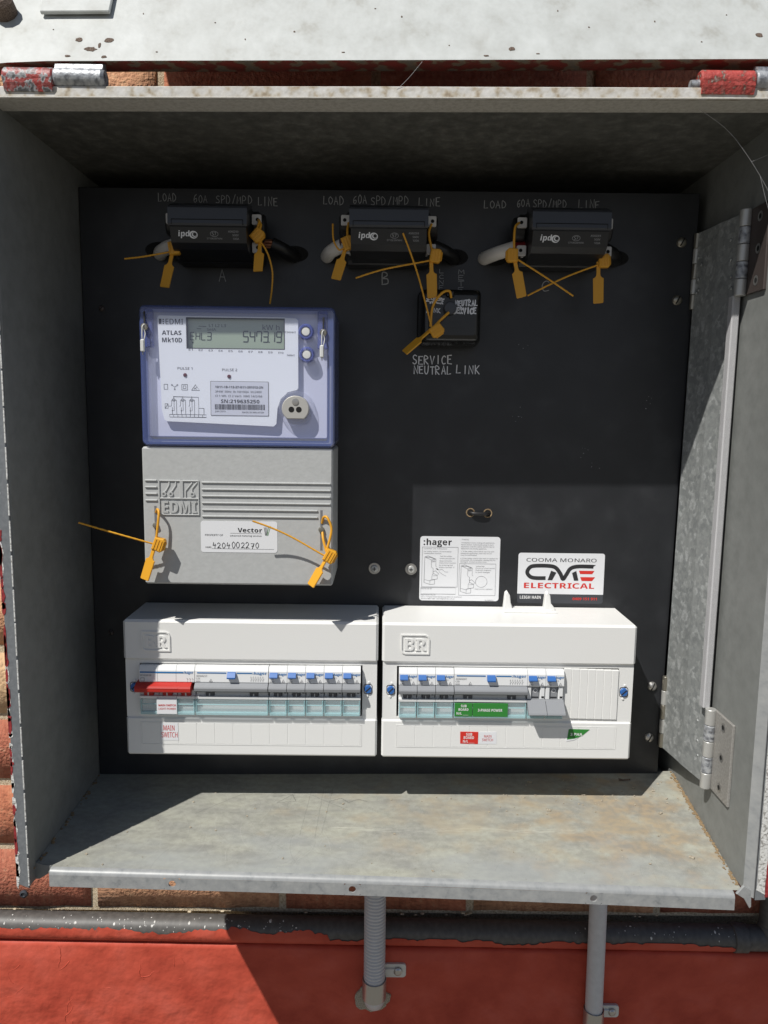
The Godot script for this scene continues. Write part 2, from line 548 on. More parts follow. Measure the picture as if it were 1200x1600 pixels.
	rough_mat("conduit", [[.2, lin(.54, .54, .54)], [.8, lin(.60, .60, .60)]], .2, .04, .5, 0.0, 0.0, 0.0, .08, 29)
	rough_mat("pipe_grey", [[.1, lin(.062, .060, .057)], [.5, lin(.085, .081, .076)], [.9, lin(.115, .11, .103)]], .2, .04, .5, 0.0, 0.004, 0.0, .08, 30)
	for i in 4:
		var c: Color = [Color(.45, .155, .08), Color(.60, .31, .17), Color(.40, .13, .075), Color(.60, .38, .21)][i]
		rough_mat("brick%d" % i, [[.12, lin(c.r * .62, c.g * .6, c.b * .6)], [.4, lin(c.r * .95, c.g * .95, c.b)], [.65, lin(c.r * 1.06, c.g * 1.12, c.b * 1.15)], [.9, lin(c.r * 1.06 + .04, c.g + .11, c.b + .08)]], .13, .025, .92, 0.0, 0.16, 0.0, .05, 50 + i * 3)
	for key in ["lid_inner", "galv_wall", "floor_lip", "galv_lip", "flange", "galv_shaded"]:
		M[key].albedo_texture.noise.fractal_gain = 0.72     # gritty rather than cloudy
	# spangled galvanised sheet: flakes of a few tones
	rough_mat("spangle", [[.0, lin(.21, .225, .225)], [.3, lin(.27, .285, .283)], [.5, lin(.31, .325, .32)], [.68, lin(.37, .385, .38)], [.8, lin(.50, .52, .515)]], .11, .05, .36, .2, 0.0, 0.0, .1, 31, FastNoiseLite.TYPE_CELLULAR)
	M.spangle.albedo_texture.noise.cellular_return_type = FastNoiseLite.RETURN_CELL_VALUE
	M.spangle.albedo_texture.noise.fractal_type = FastNoiseLite.FRACTAL_FBM
	M.spangle.albedo_texture.noise.domain_warp_enabled = true
	# black board: dull paint with dust smudges
	rough_mat("panel", [[.2, lin(.0165, .0178, .0205)], [.6, lin(.0205, .0218, .0250)], [.9, lin(.029, .0305, .034)]], .33, .012, .4, 0.0, 0.004, 0.0, .12, 32)
	M.floor = floor_material()

func floor_material() -> StandardMaterial3D:
	# weathered zinc: clouded oxide, brown water marks by the right side, rubbed metal near the front, many scratches
	var w := 1280
	var h := 448
	var im := Image.create(w, h, false, Image.FORMAT_RGB8)
	var n1 := noise(.006, 61); var n2 := noise(.03, 62); var n3 := noise(.011, 63, FastNoiseLite.TYPE_SIMPLEX_SMOOTH, 6); var n4 := noise(.33, 64, FastNoiseLite.TYPE_SIMPLEX, 2); var n5 := noise(.05, 65, FastNoiseLite.TYPE_SIMPLEX_SMOOTH, 5)
	for y in h:
		for x in w:
			var u := x / float(w)
			var t := y / float(h)
			var a := n1.get_noise_2d(x, y * 1.6)
			var g := n4.get_noise_2d(x, y)
			var f := n5.get_noise_2d(x, y)
			var v := .315 + a * .075 + n2.get_noise_2d(x * .3, y) * .035 + g * .04 + f * .06
			var c := Color(v, v * 1.0, v * (.87 - .05 * a))
			var m := n3.get_noise_2d(x, y)
			var k := clampf(1.15 - Vector2((u - .885) / .13, (t - .48) / .46).length() + m * 1.9, 0.0, 1.0)
			c = c.lerp(Color(.29, .205, .118).lerp(Color(.36, .255, .14), clampf(f * 2.0 + .5, 0.0, 1.0)), k * (.50 + .25 * f))
			var k2 := clampf(.75 - Vector2((u - .66) / .30, (t - .45) / .50).length() + n3.get_noise_2d(x + 900, y) * 1.6, 0.0, 1.0)
			c = c.lerp(Color(.37, .30, .20), k2 * .42)
			var k3 := clampf(n3.get_noise_2d(x * .7 + 2100, y * 1.5) * 2.2 - .25, 0.0, 1.0)
			c = c.lerp(Color(.22, .218, .20), k3 * .5)
			var z := clampf((t - .72) * 2.4 + n1.get_noise_2d(x * .6 + 300, y) * 1.4, 0.0, 1.0)
			c = c.lerp(Color(.32, .34, .342), z * .55)
			im.set_pixel(x, y, c.linear_to_srgb())
	var r := RandomNumberGenerator.new()
	r.seed = 33
	for i in 620:
		var p := Vector2(r.randf_range(30, w - 30), r.randf_range(20, h - 20))
		if i < 120: p.x = r.randf_range(110, 520)
		var long := i < 90
		var d := Vector2.from_angle(r.randf_range(1.2, 2.1) if r.randf() < .6 else r.randf_range(0, TAU))
		var col := Color(.13, .13, .125) if r.randf() < .62 else Color(.58, .58, .54)
		var bend := r.randf_range(-.01, .01)
		var al := r.randf_range(.10, .34) if long else r.randf_range(.06, .22)
		for k in int(r.randf_range(40, 150) if long else r.randf_range(6, 40)):
			p += d
			d = d.rotated(bend + r.randf_range(-.02, .02))
			if p.x < 1 or p.y < 1 or p.x > w - 2 or p.y > h - 2: break
			var q := Vector2i(p)
			im.set_pixelv(q, im.get_pixelv(q).lerp(col.linear_to_srgb(), al * r.randf_range(.4, 1.0)))
	# pencilled box and scribble near the left end
	for ln in [[[330, 120], [470, 112], [560, 190], [250, 214], [330, 120]], [[400, 130], [440, 118], [450, 150], [410, 160], [440, 120]], [[520, 150], [545, 135], [560, 155], [580, 140], [600, 150]], [[480, 80], [470, 300]], [[505, 78], [500, 310]], [[525, 80], [512, 290]]]:
		for e in ln.size() - 1:
			var p0 := Vector2(ln[e][0], ln[e][1])
			var p1 := Vector2(ln[e + 1][0], ln[e + 1][1])
			for k in 200:
				var q := Vector2i(p0.lerp(p1, k / 199.0) + Vector2(0, sin(k * .11) * 1.2))
				im.set_pixelv(q, im.get_pixelv(q).lerp(Color(.35, .35, .34), .35))
	for i in 90:       # pale drag mark along the middle
		var x0 := int(r.randf_range(520, 1000)); var y0 := int(268 + r.randf_range(-8, 8) - (x0 - 760) * .02)
		for k in int(r.randf_range(8, 46)):
			var q := Vector2i(mini(x0 + k, w - 1), y0)
			im.set_pixelv(q, im.get_pixelv(q).lerp(Color(.82, .81, .76), .3))
	for i in 260:      # pits and specks
		var q := Vector2i(int(r.randf_range(4, w - 4)), int(r.randf_range(4, h - 4)))
		var col := Color(.36, .3, .22) if r.randf() < .7 else Color(.85, .83, .75)
		for dd in [Vector2i.ZERO, Vector2i(1, 0), Vector2i(0, 1)]:
			im.set_pixelv(q + dd, im.get_pixelv(q + dd).lerp(col, r.randf_range(.2, .6)))
	var mt := mat("floor", Color.WHITE, .5)
	im.generate_mipmaps()
	mt.albedo_texture = ImageTexture.create_from_image(im)
	return mt

# ---------------------------------------------------------------- wall, plinth, pipes
func make_wall() -> void:
	var w := thing("brick_wall", "red brick wall with pale mortar above a red painted plinth, behind the meter box", "wall", V(318, -800, -120))
	var course := 84.0
	var y0 := -239.0
	# mortar body
	var s := nst()
	cbox(s, V(-760, -240, -330), V(1400, 1195, -124.5))
	cbox(s, V(-760, -262, -330), V(1400, -240, -141))
	cbox(s, V(-760, -320, -330), V(1400, -262, -126))
	put("mortar", s, M.mortar, w)
	# brick variants: face of a small grid, worn corners
	var full := []
	for vi in 6:
		full.append([brick_mesh(224.5, 100 + vi), brick_mesh(106.0, 200 + vi)])
	for row in 17:
		var by := y0 + row * course
		var shift := -33.0 if row % 2 == 0 else 84.0 - 11.0
		for c in range(-4, 7):
			var x0 := shift + c * 234.5 + 5.0
			var half := false
			if x0 > 1390 or x0 + 224 < -760: continue
			if x0 < -760: continue
			if x0 + 224 > 1400: half = true
			var o := MeshInstance3D.new()
			o.mesh = full[rng.randi() % 6][1 if half else 0]
			o.name = "brick"
			w.add_child(o, true)
			o.position = (V(x0, by + 5.0, -124.0 + rng.randf_range(-.9, 1.2)) - org) * U
			o.rotation.z = rng.randf_range(-.004, .004)
			var mi := rng.randi() % 3
			if row == 3 and c == -1: mi = 3
			if row == 0 and c == 0: mi = 1
			if row == 0 and c == -1: mi = 2
			o.material_override = M["brick%d" % mi]
	# plinth: painted render with a rounded top arris and a wavy face
	s = nst()
	s.set_smooth_group(1)
	var wn := noise(.004, 71)
	var cols := 72
	var rows := 22
	var face = func(i: int, j: int) -> Vector3:
		var x := -760.0 + 2160.0 * i / cols
		var top := -261.0 - (x + 140) * .0086
		if j == 0: return V(x, top + 1, -122)
		if j == 1: return V(x, top, -97.5)
		if j == 2: return V(x, top - 1.6, -94.3)
		var y := lerpf(top - 5.0, -800.0, (j - 3.0) / (rows - 3.0))
		return V(x, y, -93.2 + wn.get_noise_2d(x, y * 1.3) * 2.2)
	for i in cols:
		for j in rows:
			quad(s, face.call(i, j), face.call(i + 1, j), face.call(i + 1, j + 1), face.call(i, j + 1))
	put("plinth", s, M.paint_red, w, "glossy red painted plinth with fine cracks")
	# raised hairline cracks in the paint
	s = nst()
	var cr := RandomNumberGenerator.new()
	cr.seed = 5
	for i in 18:
		var p := V(cr.randf_range(-150, 130), cr.randf_range(-275, -400), 0)
		if i < 6: p = V(cr.randf_range(-75, -50), -266 - i * 20, 0)
		var a := -PI / 2 + cr.randf_range(-.3, .3) if i < 6 else cr.randf_range(-PI, PI)
		var pts := []
		for k in int(cr.randf_range(5, 9)):
			pts.append(V(p.x, p.y, -93.65 + wn.get_noise_2d(p.x, p.y * 1.3) * 2.2))
			a += cr.randf_range(-.7, .7)
			p += V(cos(a), sin(a), 0) * cr.randf_range(2.5, 5.0)
		tube(s, pts, .7, 6)
	put("paint_crack", s, M.paint_red, w)
	# crumbs of mortar that hang out of the bottom joint
	s = nst()
	for i in 26:
		var x := cr.randf_range(-150, 780)
		var q := V(x, -237 + cr.randf_range(-2, 2), -119.5)
		var r0 := cr.randf_range(.5, 1.8)
		cbox(s, q - V(r0 * 1.5, r0 * .6, r0), q + V(r0 * 1.5, r0 * .6, r0), r0 * .5, Transform3D(Basis(V(0, 0, 1), 0.0), Vector3.ZERO))
	var cm := put("mortar_crumbs", s, M.mortar, w)
	cm.set_meta("kind", "stuff")

func brick_mesh(len_mm: float, sd: int) -> ArrayMesh:
	var keep := org
	org = Vector3.ZERO
	var s := nst()
	s.set_smooth_group(1)
	var n := noise(.03, sd)
	var hgt := 74.0
	var nx := 9
	var ny := 4
	var g = func(i: int, j: int) -> Vector3:
		var x := len_mm * clampf((i - 1.0) / (nx - 2.0), 0.0, 1.0)
		var y := hgt * clampf((j - 1.0) / (ny - 2.0), 0.0, 1.0)
		var edge := i == 0 or j == 0 or i == nx or j == ny
		var z := 3.2 + n.get_noise_2d(x, y) * 1.6
		if edge: z = -8.0
		elif i == 1 or i == nx - 1 or j == 1 or j == ny - 1: z -= 1.4 + n.get_noise_2d(x + 500, y) * 1.4
		return V(x + n.get_noise_2d(x * 3, y * 3 + 90) * 1.3, y + n.get_noise_2d(x * 3 + 40, y * 3) * 1.3, z)
	for i in nx:
		for j in ny:
			quad(s, g.call(i, j + 1), g.call(i + 1, j + 1), g.call(i + 1, j), g.call(i, j))
	s.generate_normals()
	org = keep
	return s.commit()

func make_pipes() -> void:
	# horizontal pipe lying on the plinth
	var p := thing("drain_pipe", "horizontal grey pipe along the plinth top, its lower half painted red", "pipe", V(318, -262, -105))
	var L := V(-760, -239.5, -104.8)
	var R := V(790, -254.5, -104.8)
	var s := nst()
	var pts := curve([L, L.lerp(R, .5), R - V(12, 0, 0), R + V(8, 3, 1), R + V(16, 14, 0), R + V(17, 40, 0), R + V(17, 330, 0)], 6)
	tube(s, pts, 15.2, 24)
	put("tube", s, M.pipe_grey, p)
	# red paint that was lapped over its lower side: a skin with a ragged upper edge
	s = nst()
	s.set_smooth_group(1)
	var n := noise(.012, 81)
	var steps := 420
	var pk = func(i: int, j: int) -> Vector3:
		var t := i / float(steps)
		var c := L.lerp(R - V(20, 0, 0), t)
		var hi := clampf((.42 if c.x > -20 else .2) + n.get_noise_2d(c.x * .6, 0) * .55 + n.get_noise_2d(c.x * 5, 9) * .22 + n.get_noise_2d(c.x * 17, 31) * .14, -.85, .7)
		if c.x > 260: hi = clampf(hi - .4, -.9, .1)
		var a0 := lerpf(-2.2, hi, j / 6.0)
		return c + V(0, sin(a0), cos(a0)) * 16.0
	for i in steps:
		for j in 6:
			quad(s, pk.call(i, j), pk.call(i, j + 1), pk.call(i + 1, j + 1), pk.call(i + 1, j))
	put("red_paint", s, M.paint_red, p, "ragged red paint on the lower side")
	# droppings and specks of lime on the crown of the pipe
	s = nst()
	for i in 150:
		var x := rng.randf_range(-150, 230) if i < 110 else rng.randf_range(560, 770)
		var a := rng.randf_range(.25, 1.35)
		var c := L.lerp(R, (x - L.x) / (R.x - L.x)) + V(0, sin(a), cos(a)) * 15.2
		var r0 := rng.randf_range(.2, .8) * (2.6 if rng.randf() < .14 else 1.0)
		lathe(s, [Vector2(r0, -.1), Vector2(r0 * .8, .25), Vector2(0, .35)], at(c, V(0, sin(a), cos(a))) * Transform3D(Basis.from_scale(V(1, rng.randf_range(.6, 1.8), 1)), Vector3.ZERO), 7)
	var sp := put("lime_specks", s, M.flake_white, p)
	sp.set_meta("kind", "stuff")
	# small drip collar at the right
	s = nst()
	lathe(s, [Vector2(15.6, -9), Vector2(17.2, -8), Vector2(17.2, 8), Vector2(15.6, 9)], at(R - V(24, 0, 0), V(1, 0, 0)), 24)
	put("collar", s, M.pipe_grey, p)

	# flexible corrugated conduit
	var c := thing("conduit", "grey corrugated conduit dropping from the box into a broken hole in the plinth", "conduit", V(317.5, -335, -79), "conduits below the meter box")
	s = nst()
	var path := []
	var rad := []
	var cx := 317.3
	var y := 2.0
	while y > -296.0:
		for k in [[0.0, 12.9], [1.9, 12.9], [2.5, 11.5], [3.7, 11.5]]:
			path.append(V(cx + (y + 10) * -.002, y - k[0], -79)); rad.append(k[1])
		y -= 4.3
	tube(s, path, rad, 24)
	put("tube", s, M.conduit, c)
	s = nst()
	tube(s, curve([V(317.9, -292, -79), V(317.9, -316, -81), V(317.9, -330, -89), V(317.9, -341, -110)], 6), 12.3, 24)
	put("plain_end", s, M.conduit, c)
	saddle(c, V(317.9, -306, -79), 13.4, 24.0, 1.0)
	s = nst()
	var hp := PackedVector2Array()
	var hq := PackedVector2Array()
	for k in 26:
		var a := TAU * k / 26
		hp.append(Vector2(317 + cos(a) * (17 + rng.randf_range(0, 7)) * (1.25 if cos(a) < 0 else 1.0), -330 + sin(a) * (15 + rng.randf_range(0, 4))))
		hq.append(Vector2(317.5 + cos(a) * 12.6, -330 + sin(a) * 12.6))
	ring(s, hp, hq, -95.5, -90.6)
	put("broken_render", s, M.render_broken, c, "chipped pale render round the hole")

	c = thing("conduit", "smooth grey rigid conduit dropping from the box near its right end", "conduit", V(585, -500, -81), "conduits below the meter box")
	s = nst()
	tube(s, [V(582.6, 2, -81), V(583.6, -150, -81), V(586.6, -520, -81)], 10.4, 24)
	put("tube", s, M.conduit, c)
	saddle(c, V(585.2, -346, -81), 11.2, 26.0, .9)

func saddle(parent: Node3D, c: Vector3, r: float, h: float, k: float) -> void:
	var clip := Node3D.new()
	clip.name = "saddle_clip"
	parent.add_child(clip, true)
	var s := nst()
	var t := Transform3D(Basis(V(1, 0, 0), V(0, 0, 1), V(0, -1, 0)), c)
	lathe(s, [Vector2(r + .1, -h * .5), Vector2(r + 1.0, -h * .5), Vector2(r + 1.0, h * .5), Vector2(r + .1, h * .5), Vector2(r + .1, -h * .5)], t, 28)
	put("band", s, M.steel, clip)
	s = nst()
	var ty := c.y + (14.0 if r > 12.0 else 2.0)
	ext(s, rrect(c.x + r - 3, ty - 9 * k, c.x + r + 25 * k, ty + 9 * k, 4.0), -94.0, -89.4, .5)
	ext(s, rrect(c.x + r - 2, ty - 4 * k, c.x + r + 13 * k, ty + 4 * k, 3.0), -89.4, -87.6, .8)
	put("tab", s, M.tab_zinc, clip)
	s = nst()
	lathe(s, [Vector2(5.2 * k, 0), Vector2(5.0 * k, 1.4), Vector2(3.2 * k, 2.6), Vector2(0, 2.9)], at(V(c.x + r + 15 * k, ty, -88.5)), 16)
	put("screw", s, M.steel, clip)

# ---------------------------------------------------------------- the sheet metal box
func floor_y(x: float, z: float) -> float:
	var u := (x - 26.0) / 604.0
	var w := clampf(z / 157.0, 0.0, 1.1)
	return lerpf(lerpf(1.5, 10.0, u), lerpf(-5.6, -16.2, u), w) + sin(u * PI) * 1.5 * w

func front_z(x: float) -> float:
	return lerpf(153.0, 160.0, (x - 26.0) / 604.0)

func make_box() -> void:
	var b := thing("meter_box", "grey galvanised sheet steel meter box with its lid lifted, mounted on the brick wall", "meter box", V(328, -16, -120))
	# floor tray
	var s := nst()
	s.set_smooth_group(1)
	var nx := 24
	var nz := 8
	for i in nx:
		for j in nz:
			var q := []
			var uv := []
			for k in [[0, 0], [1, 0], [1, 1], [0, 1]]:
				var x := lerpf(26.0, 630.0, (i + k[0]) / float(nx))
				var z := lerpf(-4.0, front_z(x), (j + k[1]) / float(nz))
				q.append(V(x, floor_y(x, z), z))
				uv.append(Vector2((i + k[0]) / float(nx), (j + k[1]) / float(nz)))
			quad_uv(s, q, uv)
	put("floor_sheet", s, M.floor, b)
	s = nst()
	cbox(s, V(24, -3.5, -118), V(632, -1.0, -4))
	cbox(s, V(24, -4.0, -118), V(632, 612, -115))
	put("back_sheet", s, M.galv_wall, b)
	# front lip of the floor: a bend, then a drop with three holes
	s = nst()
	s.set_smooth_group(1)
	var lx0 := 41.0
	var lx1 := 622.0
	var lip = func(x: float, k: int) -> Vector3:
		var y := floor_y(x, front_z(x))
		var z := front_z(x)
		var pr = [[0.0, 0.0], [2.2, -.35], [3.9, -1.3], [5.0, -2.7], [5.4, -4.4]][k]
		return V(x, y + pr[1] + (.02 if k == 0 else 0.0), z + pr[0])
	for i in 40:
		var xa := lerpf(lx0, lx1, i / 40.0)
		var xb := lerpf(lx0, lx1, (i + 1) / 40.0)
		for k in 4:
			quad(s, lip.call(xa, k), lip.call(xb, k), lip.call(xb, k + 1), lip.call(xa, k + 1))
	s.set_smooth_group(-1)
	var holes := [145.5, 298.5, 503.0]
	var cuts := [lx0]
	for h in holes: cuts.append(h - 7.0); cuts.append(h + 7.0)
	cuts.append(lx1)
	for i in cuts.size() - 1:
		var xa: float = cuts[i]
		var xb: float = cuts[i + 1]
		var ta: Vector3 = lip.call(xa, 4)
		var tb: Vector3 = lip.call(xb, 4)
		var ba := ta - V(0, 10.5, 0)
		var bb := tb - V(0, 10.5, 0)
		if i % 2 == 0:
			var k := 8
			for j in k:
				quad(s, ta.lerp(tb, j / float(k)), ta.lerp(tb, (j + 1) / float(k)), ba.lerp(bb, (j + 1) / float(k)), ba.lerp(bb, j / float(k)))
		else:
			var c := (ta + bb) * .5
			var n := 24
			for j in n:
				var a0 := TAU * j / n
				var a1 := TAU * (j + 1) / n
				var edge = func(a: float) -> Vector3:
					var d := Vector2(cos(a), sin(a))
					var k2 := 1.0 / maxf(absf(d.x) / 7.0, absf(d.y) / 5.25)
					return c + V(d.x * k2, d.y * k2 + (tb.y - ta.y) * .5 * d.x * k2 / 7.0, 0)
				quad(s, edge.call(a0), edge.call(a1), c + V(cos(a1), sin(a1), 0) * 3.1, c + V(cos(a0), sin(a0), 0) * 3.1)
				quad(s, c + V(cos(a0), sin(a0), 0) * 3.1, c + V(cos(a1), sin(a1), 0) * 3.1, c + V(cos(a1) * 3.1, sin(a1) * 3.1, -1.6), c + V(cos(a0) * 3.1, sin(a0) * 3.1, -1.6))
	for i in 30:    # underside turned back
		var xa := lerpf(lx0, lx1, i / 30.0)
		var xb := lerpf(lx0, lx1, (i + 1) / 30.0)
		var a0: Vector3 = (lip.call(xa, 4) as Vector3) - V(0, 10.5, 0)
		var b0: Vector3 = (lip.call(xb, 4) as Vector3) - V(0, 10.5, 0)
		quad(s, a0, b0, b0 - V(0, -.4, 1.6), a0 - V(0, -.4, 1.6))
	put("front_lip", s, M.floor_lip, b)
	# left wall, its edge strip and front flange
	s = nst()
	cbox(s, V(22.5, -8, -118), V(26.0, 612, 152.5), .5)
	put("left_side", s, M.galv_wall, b)
	s = nst()
	cbox(s, V(23.0, -17, 152.5), V(27.4, 611, 164.0), .7)
	ext(s, PackedVector2Array([Vector2(26.5, -17), Vector2(30.5, -17), Vector2(38, -12), Vector2(41, -7), Vector2(41, -5), Vector2(33, -4), Vector2(27, -2)]), 152.0, 153.2)
	put("left_edge", s, M.galv_wall, b)
	s = nst()
	ext(s, PackedVector2Array([Vector2(27.2, -17.5), Vector2(17.6, -13.5), Vector2(18.2, 200), Vector2(18.0, 611), Vector2(26.2, 611), Vector2(26.4, 300)]), 164.0, 166.0, .4)
	put("left_flange", s, M.flange, b)
	s = nst()
	for i in 22:    # pale rubbed arris, broken here and there
		var y0 := -15.0 + i * 28.5
		var y1 := y0 + rng.randf_range(24.0, 28.4)
		var xx := lerpf(27.2, 26.3, (y0 + 15) / 320.0) if y0 < 300 else 26.2
		cbox(s, V(xx - .35, y0, 165.3), V(xx + .75, minf(y1, 610), 166.35), .2)
	put("worn_arris", s, M.flake_white, b)
	flakes(b, 17.4, 20.8, -10.0, 420.0, 166.0, 34)
	# right wall, angled edge strip, gap and painted flange
	s = nst()
	ext(s, PackedVector2Array([Vector2(629.8, -118), Vector2(629.8, 162), Vector2(632.5, 162), Vector2(632.5, -118)]), -14.0, 618.0, 0.0, Transform3D(Basis(V(1, 0, 0), V(0, 0, 1), V(0, 1, 0)), Vector3.ZERO))
	put("right_side", s, M.galv_wall, b)
	s = nst()
	ext(s, PackedVector2Array([Vector2(629.6, 162), Vector2(635.6, 168.5), Vector2(636.6, 168.0), Vector2(631.5, 161.0)]), -18.0, 614.0, 0.0, Transform3D(Basis(V(1, 0, 0), V(0, 0, 1), V(0, 1, 0)), Vector3.ZERO))
	ext(s, PackedVector2Array([Vector2(622, -15.5), Vector2(629, -20), Vector2(634.0, -28.5), Vector2(635.4, -27), Vector2(634.5, -12), Vector2(628, -8)]), 165.0, 167.0, .4)
	put("right_edge", s, M.floor_lip, b)
	s = nst()
	ext(s, PackedVector2Array([Vector2(638.2, -21.5), Vector2(647.2, -21.0), Vector2(647.6, 614), Vector2(637.6, 614)]), 162.0, 166.5, .4)
	put("right_flange", s, M.flange, b)
	s = nst()
	var wp := PackedVector2Array([Vector2(638.6, -12), Vector2(646.2, -16)])
	for i in 40: wp.append(Vector2(646.8 - absf(rng.randf_range(0, 1.6)), lerpf(-8, 300, i / 39.0)))
	for i in 40: wp.append(Vector2(638.5 + rng.randf_range(0, .7), lerpf(300, -8, i / 39.0)))
	ext(s, wp, 166.5, 166.9)
	put("white_paint", s, M.flake_white, b, "cracked white paint on the right flange")
	s = nst()
	var rp := PackedVector2Array()
	for i in 50: rp.append(Vector2(646.4 + rng.randf_range(-.7, .7), lerpf(-18, 614, i / 49.0)))
	rp.append(Vector2(648.4, 614)); rp.append(Vector2(648.4, -18))
	ext(s, rp, 162.5, 167.2)
	put("red_paint", s, M.flake_red, b, "flaking red paint at the right flange's outer edge")
	# roof sheet: underside colour darkened for its shade, beige return, weathered front
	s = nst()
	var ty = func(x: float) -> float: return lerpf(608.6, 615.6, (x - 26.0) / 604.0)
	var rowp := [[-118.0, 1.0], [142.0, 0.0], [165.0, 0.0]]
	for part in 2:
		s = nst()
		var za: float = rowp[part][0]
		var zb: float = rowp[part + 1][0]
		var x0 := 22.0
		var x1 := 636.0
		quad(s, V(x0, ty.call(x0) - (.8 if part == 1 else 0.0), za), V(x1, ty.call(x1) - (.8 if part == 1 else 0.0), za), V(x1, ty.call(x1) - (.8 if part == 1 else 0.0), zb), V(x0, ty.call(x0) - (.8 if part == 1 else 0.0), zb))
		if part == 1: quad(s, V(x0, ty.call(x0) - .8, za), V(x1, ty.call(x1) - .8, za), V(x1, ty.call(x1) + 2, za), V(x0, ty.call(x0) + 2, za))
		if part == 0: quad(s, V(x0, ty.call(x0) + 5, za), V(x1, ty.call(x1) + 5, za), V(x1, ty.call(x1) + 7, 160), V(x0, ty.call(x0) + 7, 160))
		put("roof_sheet" if part == 0 else "roof_return", s, M.galv_shaded if part == 0 else M.galv_lip, b)
	s = nst()
	ext(s, PackedVector2Array([Vector2(14, 608.0 - .2), Vector2(648, 615.4 - .2), Vector2(648, 623.2), Vector2(330, 620.0), Vector2(14, 616.0)]), 165.0, 167.0, .5)
	put("roof_lip", s, M.weathered, b, "rusty weathered front lip of the roof")
	s = nst()
	cbox(s, V(14, 0, 166.4), V(648, 1.1, 167.5), .3, Transform3D(Basis(V(1, .0117, 0).normalized(), V(0, 1, 0), V(0, 0, 1)), V(0, 607.5, 0)))
	put("lip_arris", s, M.galv_lip, b)
	make_lid(b)
	# hinges at the roof lip
	for h in [[38.6, 76.0, 112.8, 623.0, 1], [549.0, 589.7, 630.9, 628.0, 0]]:
		var hn := Node3D.new()
		hn.name = "hinge"
		b.add_child(hn, true)
		var red: float = h[0]
		s = nst()
		var ax := at(V(h[0], h[3], 163.5), V(1, 0, 0))
		lathe(s, [Vector2(0, 0), Vector2(6.0, 0), Vector2(7.2, 1.4), Vector2(7.2, h[1] - h[0] - 1.6), Vector2(6.4, h[1] - h[0] - .6), Vector2(0, h[1] - h[0] - .6)], ax, 24)
		along_x(s, PackedVector2Array([Vector2(166.6, h[3] - 10.5), Vector2(168.0, h[3] - 10.5), Vector2(170.0, h[3] - 5.0), Vector2(170.4, h[3] - 1), Vector2(163, h[3] + 2), Vector2(160, h[3] - 3)]), h[0] + 1.0, h[1] - 1.0)
		put("painted_knuckle", s, M.hinge_paint if h[4] == 1 else M.hinge_red, hn)
		s = nst()
		ax = at(V(h[1], h[3] + .4, 163.5), V(1, 0, 0))
		lathe(s, [Vector2(0, 0), Vector2(6.6, 0), Vector2(7.0, 1.2), Vector2(7.0, h[2] - h[1] - 2.0), Vector2(5.6, h[2] - h[1]), Vector2(0, h[2] - h[1])], ax, 24)
		along_x(s, PackedVector2Array([Vector2(158.0, h[3] + 3), Vector2(168.0, h[3] + 5.5), Vector2(167.0, h[3] + 9.0), Vector2(160.0, h[3] + 12.0)]), h[1] + 1.0, h[2] - 1.0)
		put("grey_knuckle", s, M.hinge_grey, hn)
		if h[4] == 0:
			s = nst()
			tube(s, [V(543.0, h[3] - 3.2, 164), V(550, h[3] - 3, 163.7)], [3.4, 3.9], 12)
			put("pin", s, M.hinge_grey, hn)
	# dirt lying in the floor's corners
	s = nst()
	for i in 240:
		var z := rng.randf_range(-2, 156)
		var right := i < 200
		var x := 629.5 - absf(rng.randfn(0, 1.6)) if right else 26.5 + absf(rng.randfn(0, 1.5))
		var q := V(x, floor_y(x, z) + .3, z)
		var r0 := rng.randf_range(.3, 1.5)
		cbox(s, q - V(r0, r0 * .5, r0), q + V(r0, r0 * .6, r0), r0 * .4, IDT)
	var d := put("corner_dirt", s, M.grime, b)
	d.set_meta("kind", "stuff")

func flakes(b: Node3D, x0: float, x1: float, y0: float, y1: float, z: float, n: int) -> void:
	for kind in 2:
		var s := nst()
		for i in n:
			var y := y0 + (y1 - y0) * pow(rng.randf(), 1.1)
			var p := PackedVector2Array()
			var w := rng.randf_range(1.0, 2.9) + (.5 if kind == 0 else 0.0)
			var h := rng.randf_range(2.0, 13.0)
			for k in 9:
				var a := TAU * k / 9
				p.append(Vector2(maxf(x0 - .3, x0 + .6 + cos(a) * w * rng.randf_range(.6, 1.0)), y + sin(a) * h * rng.randf_range(.6, 1.0)))
			ext(s, p, z - .3, z + (.35 if kind == 1 else .22))
		put("paint_flakes", s, M.flake_white if kind == 0 else M.flake_red, b, ["patches of bare white primer on the left flange", "patches of red paint left on the left flange"][kind]).set_meta("kind", "stuff")

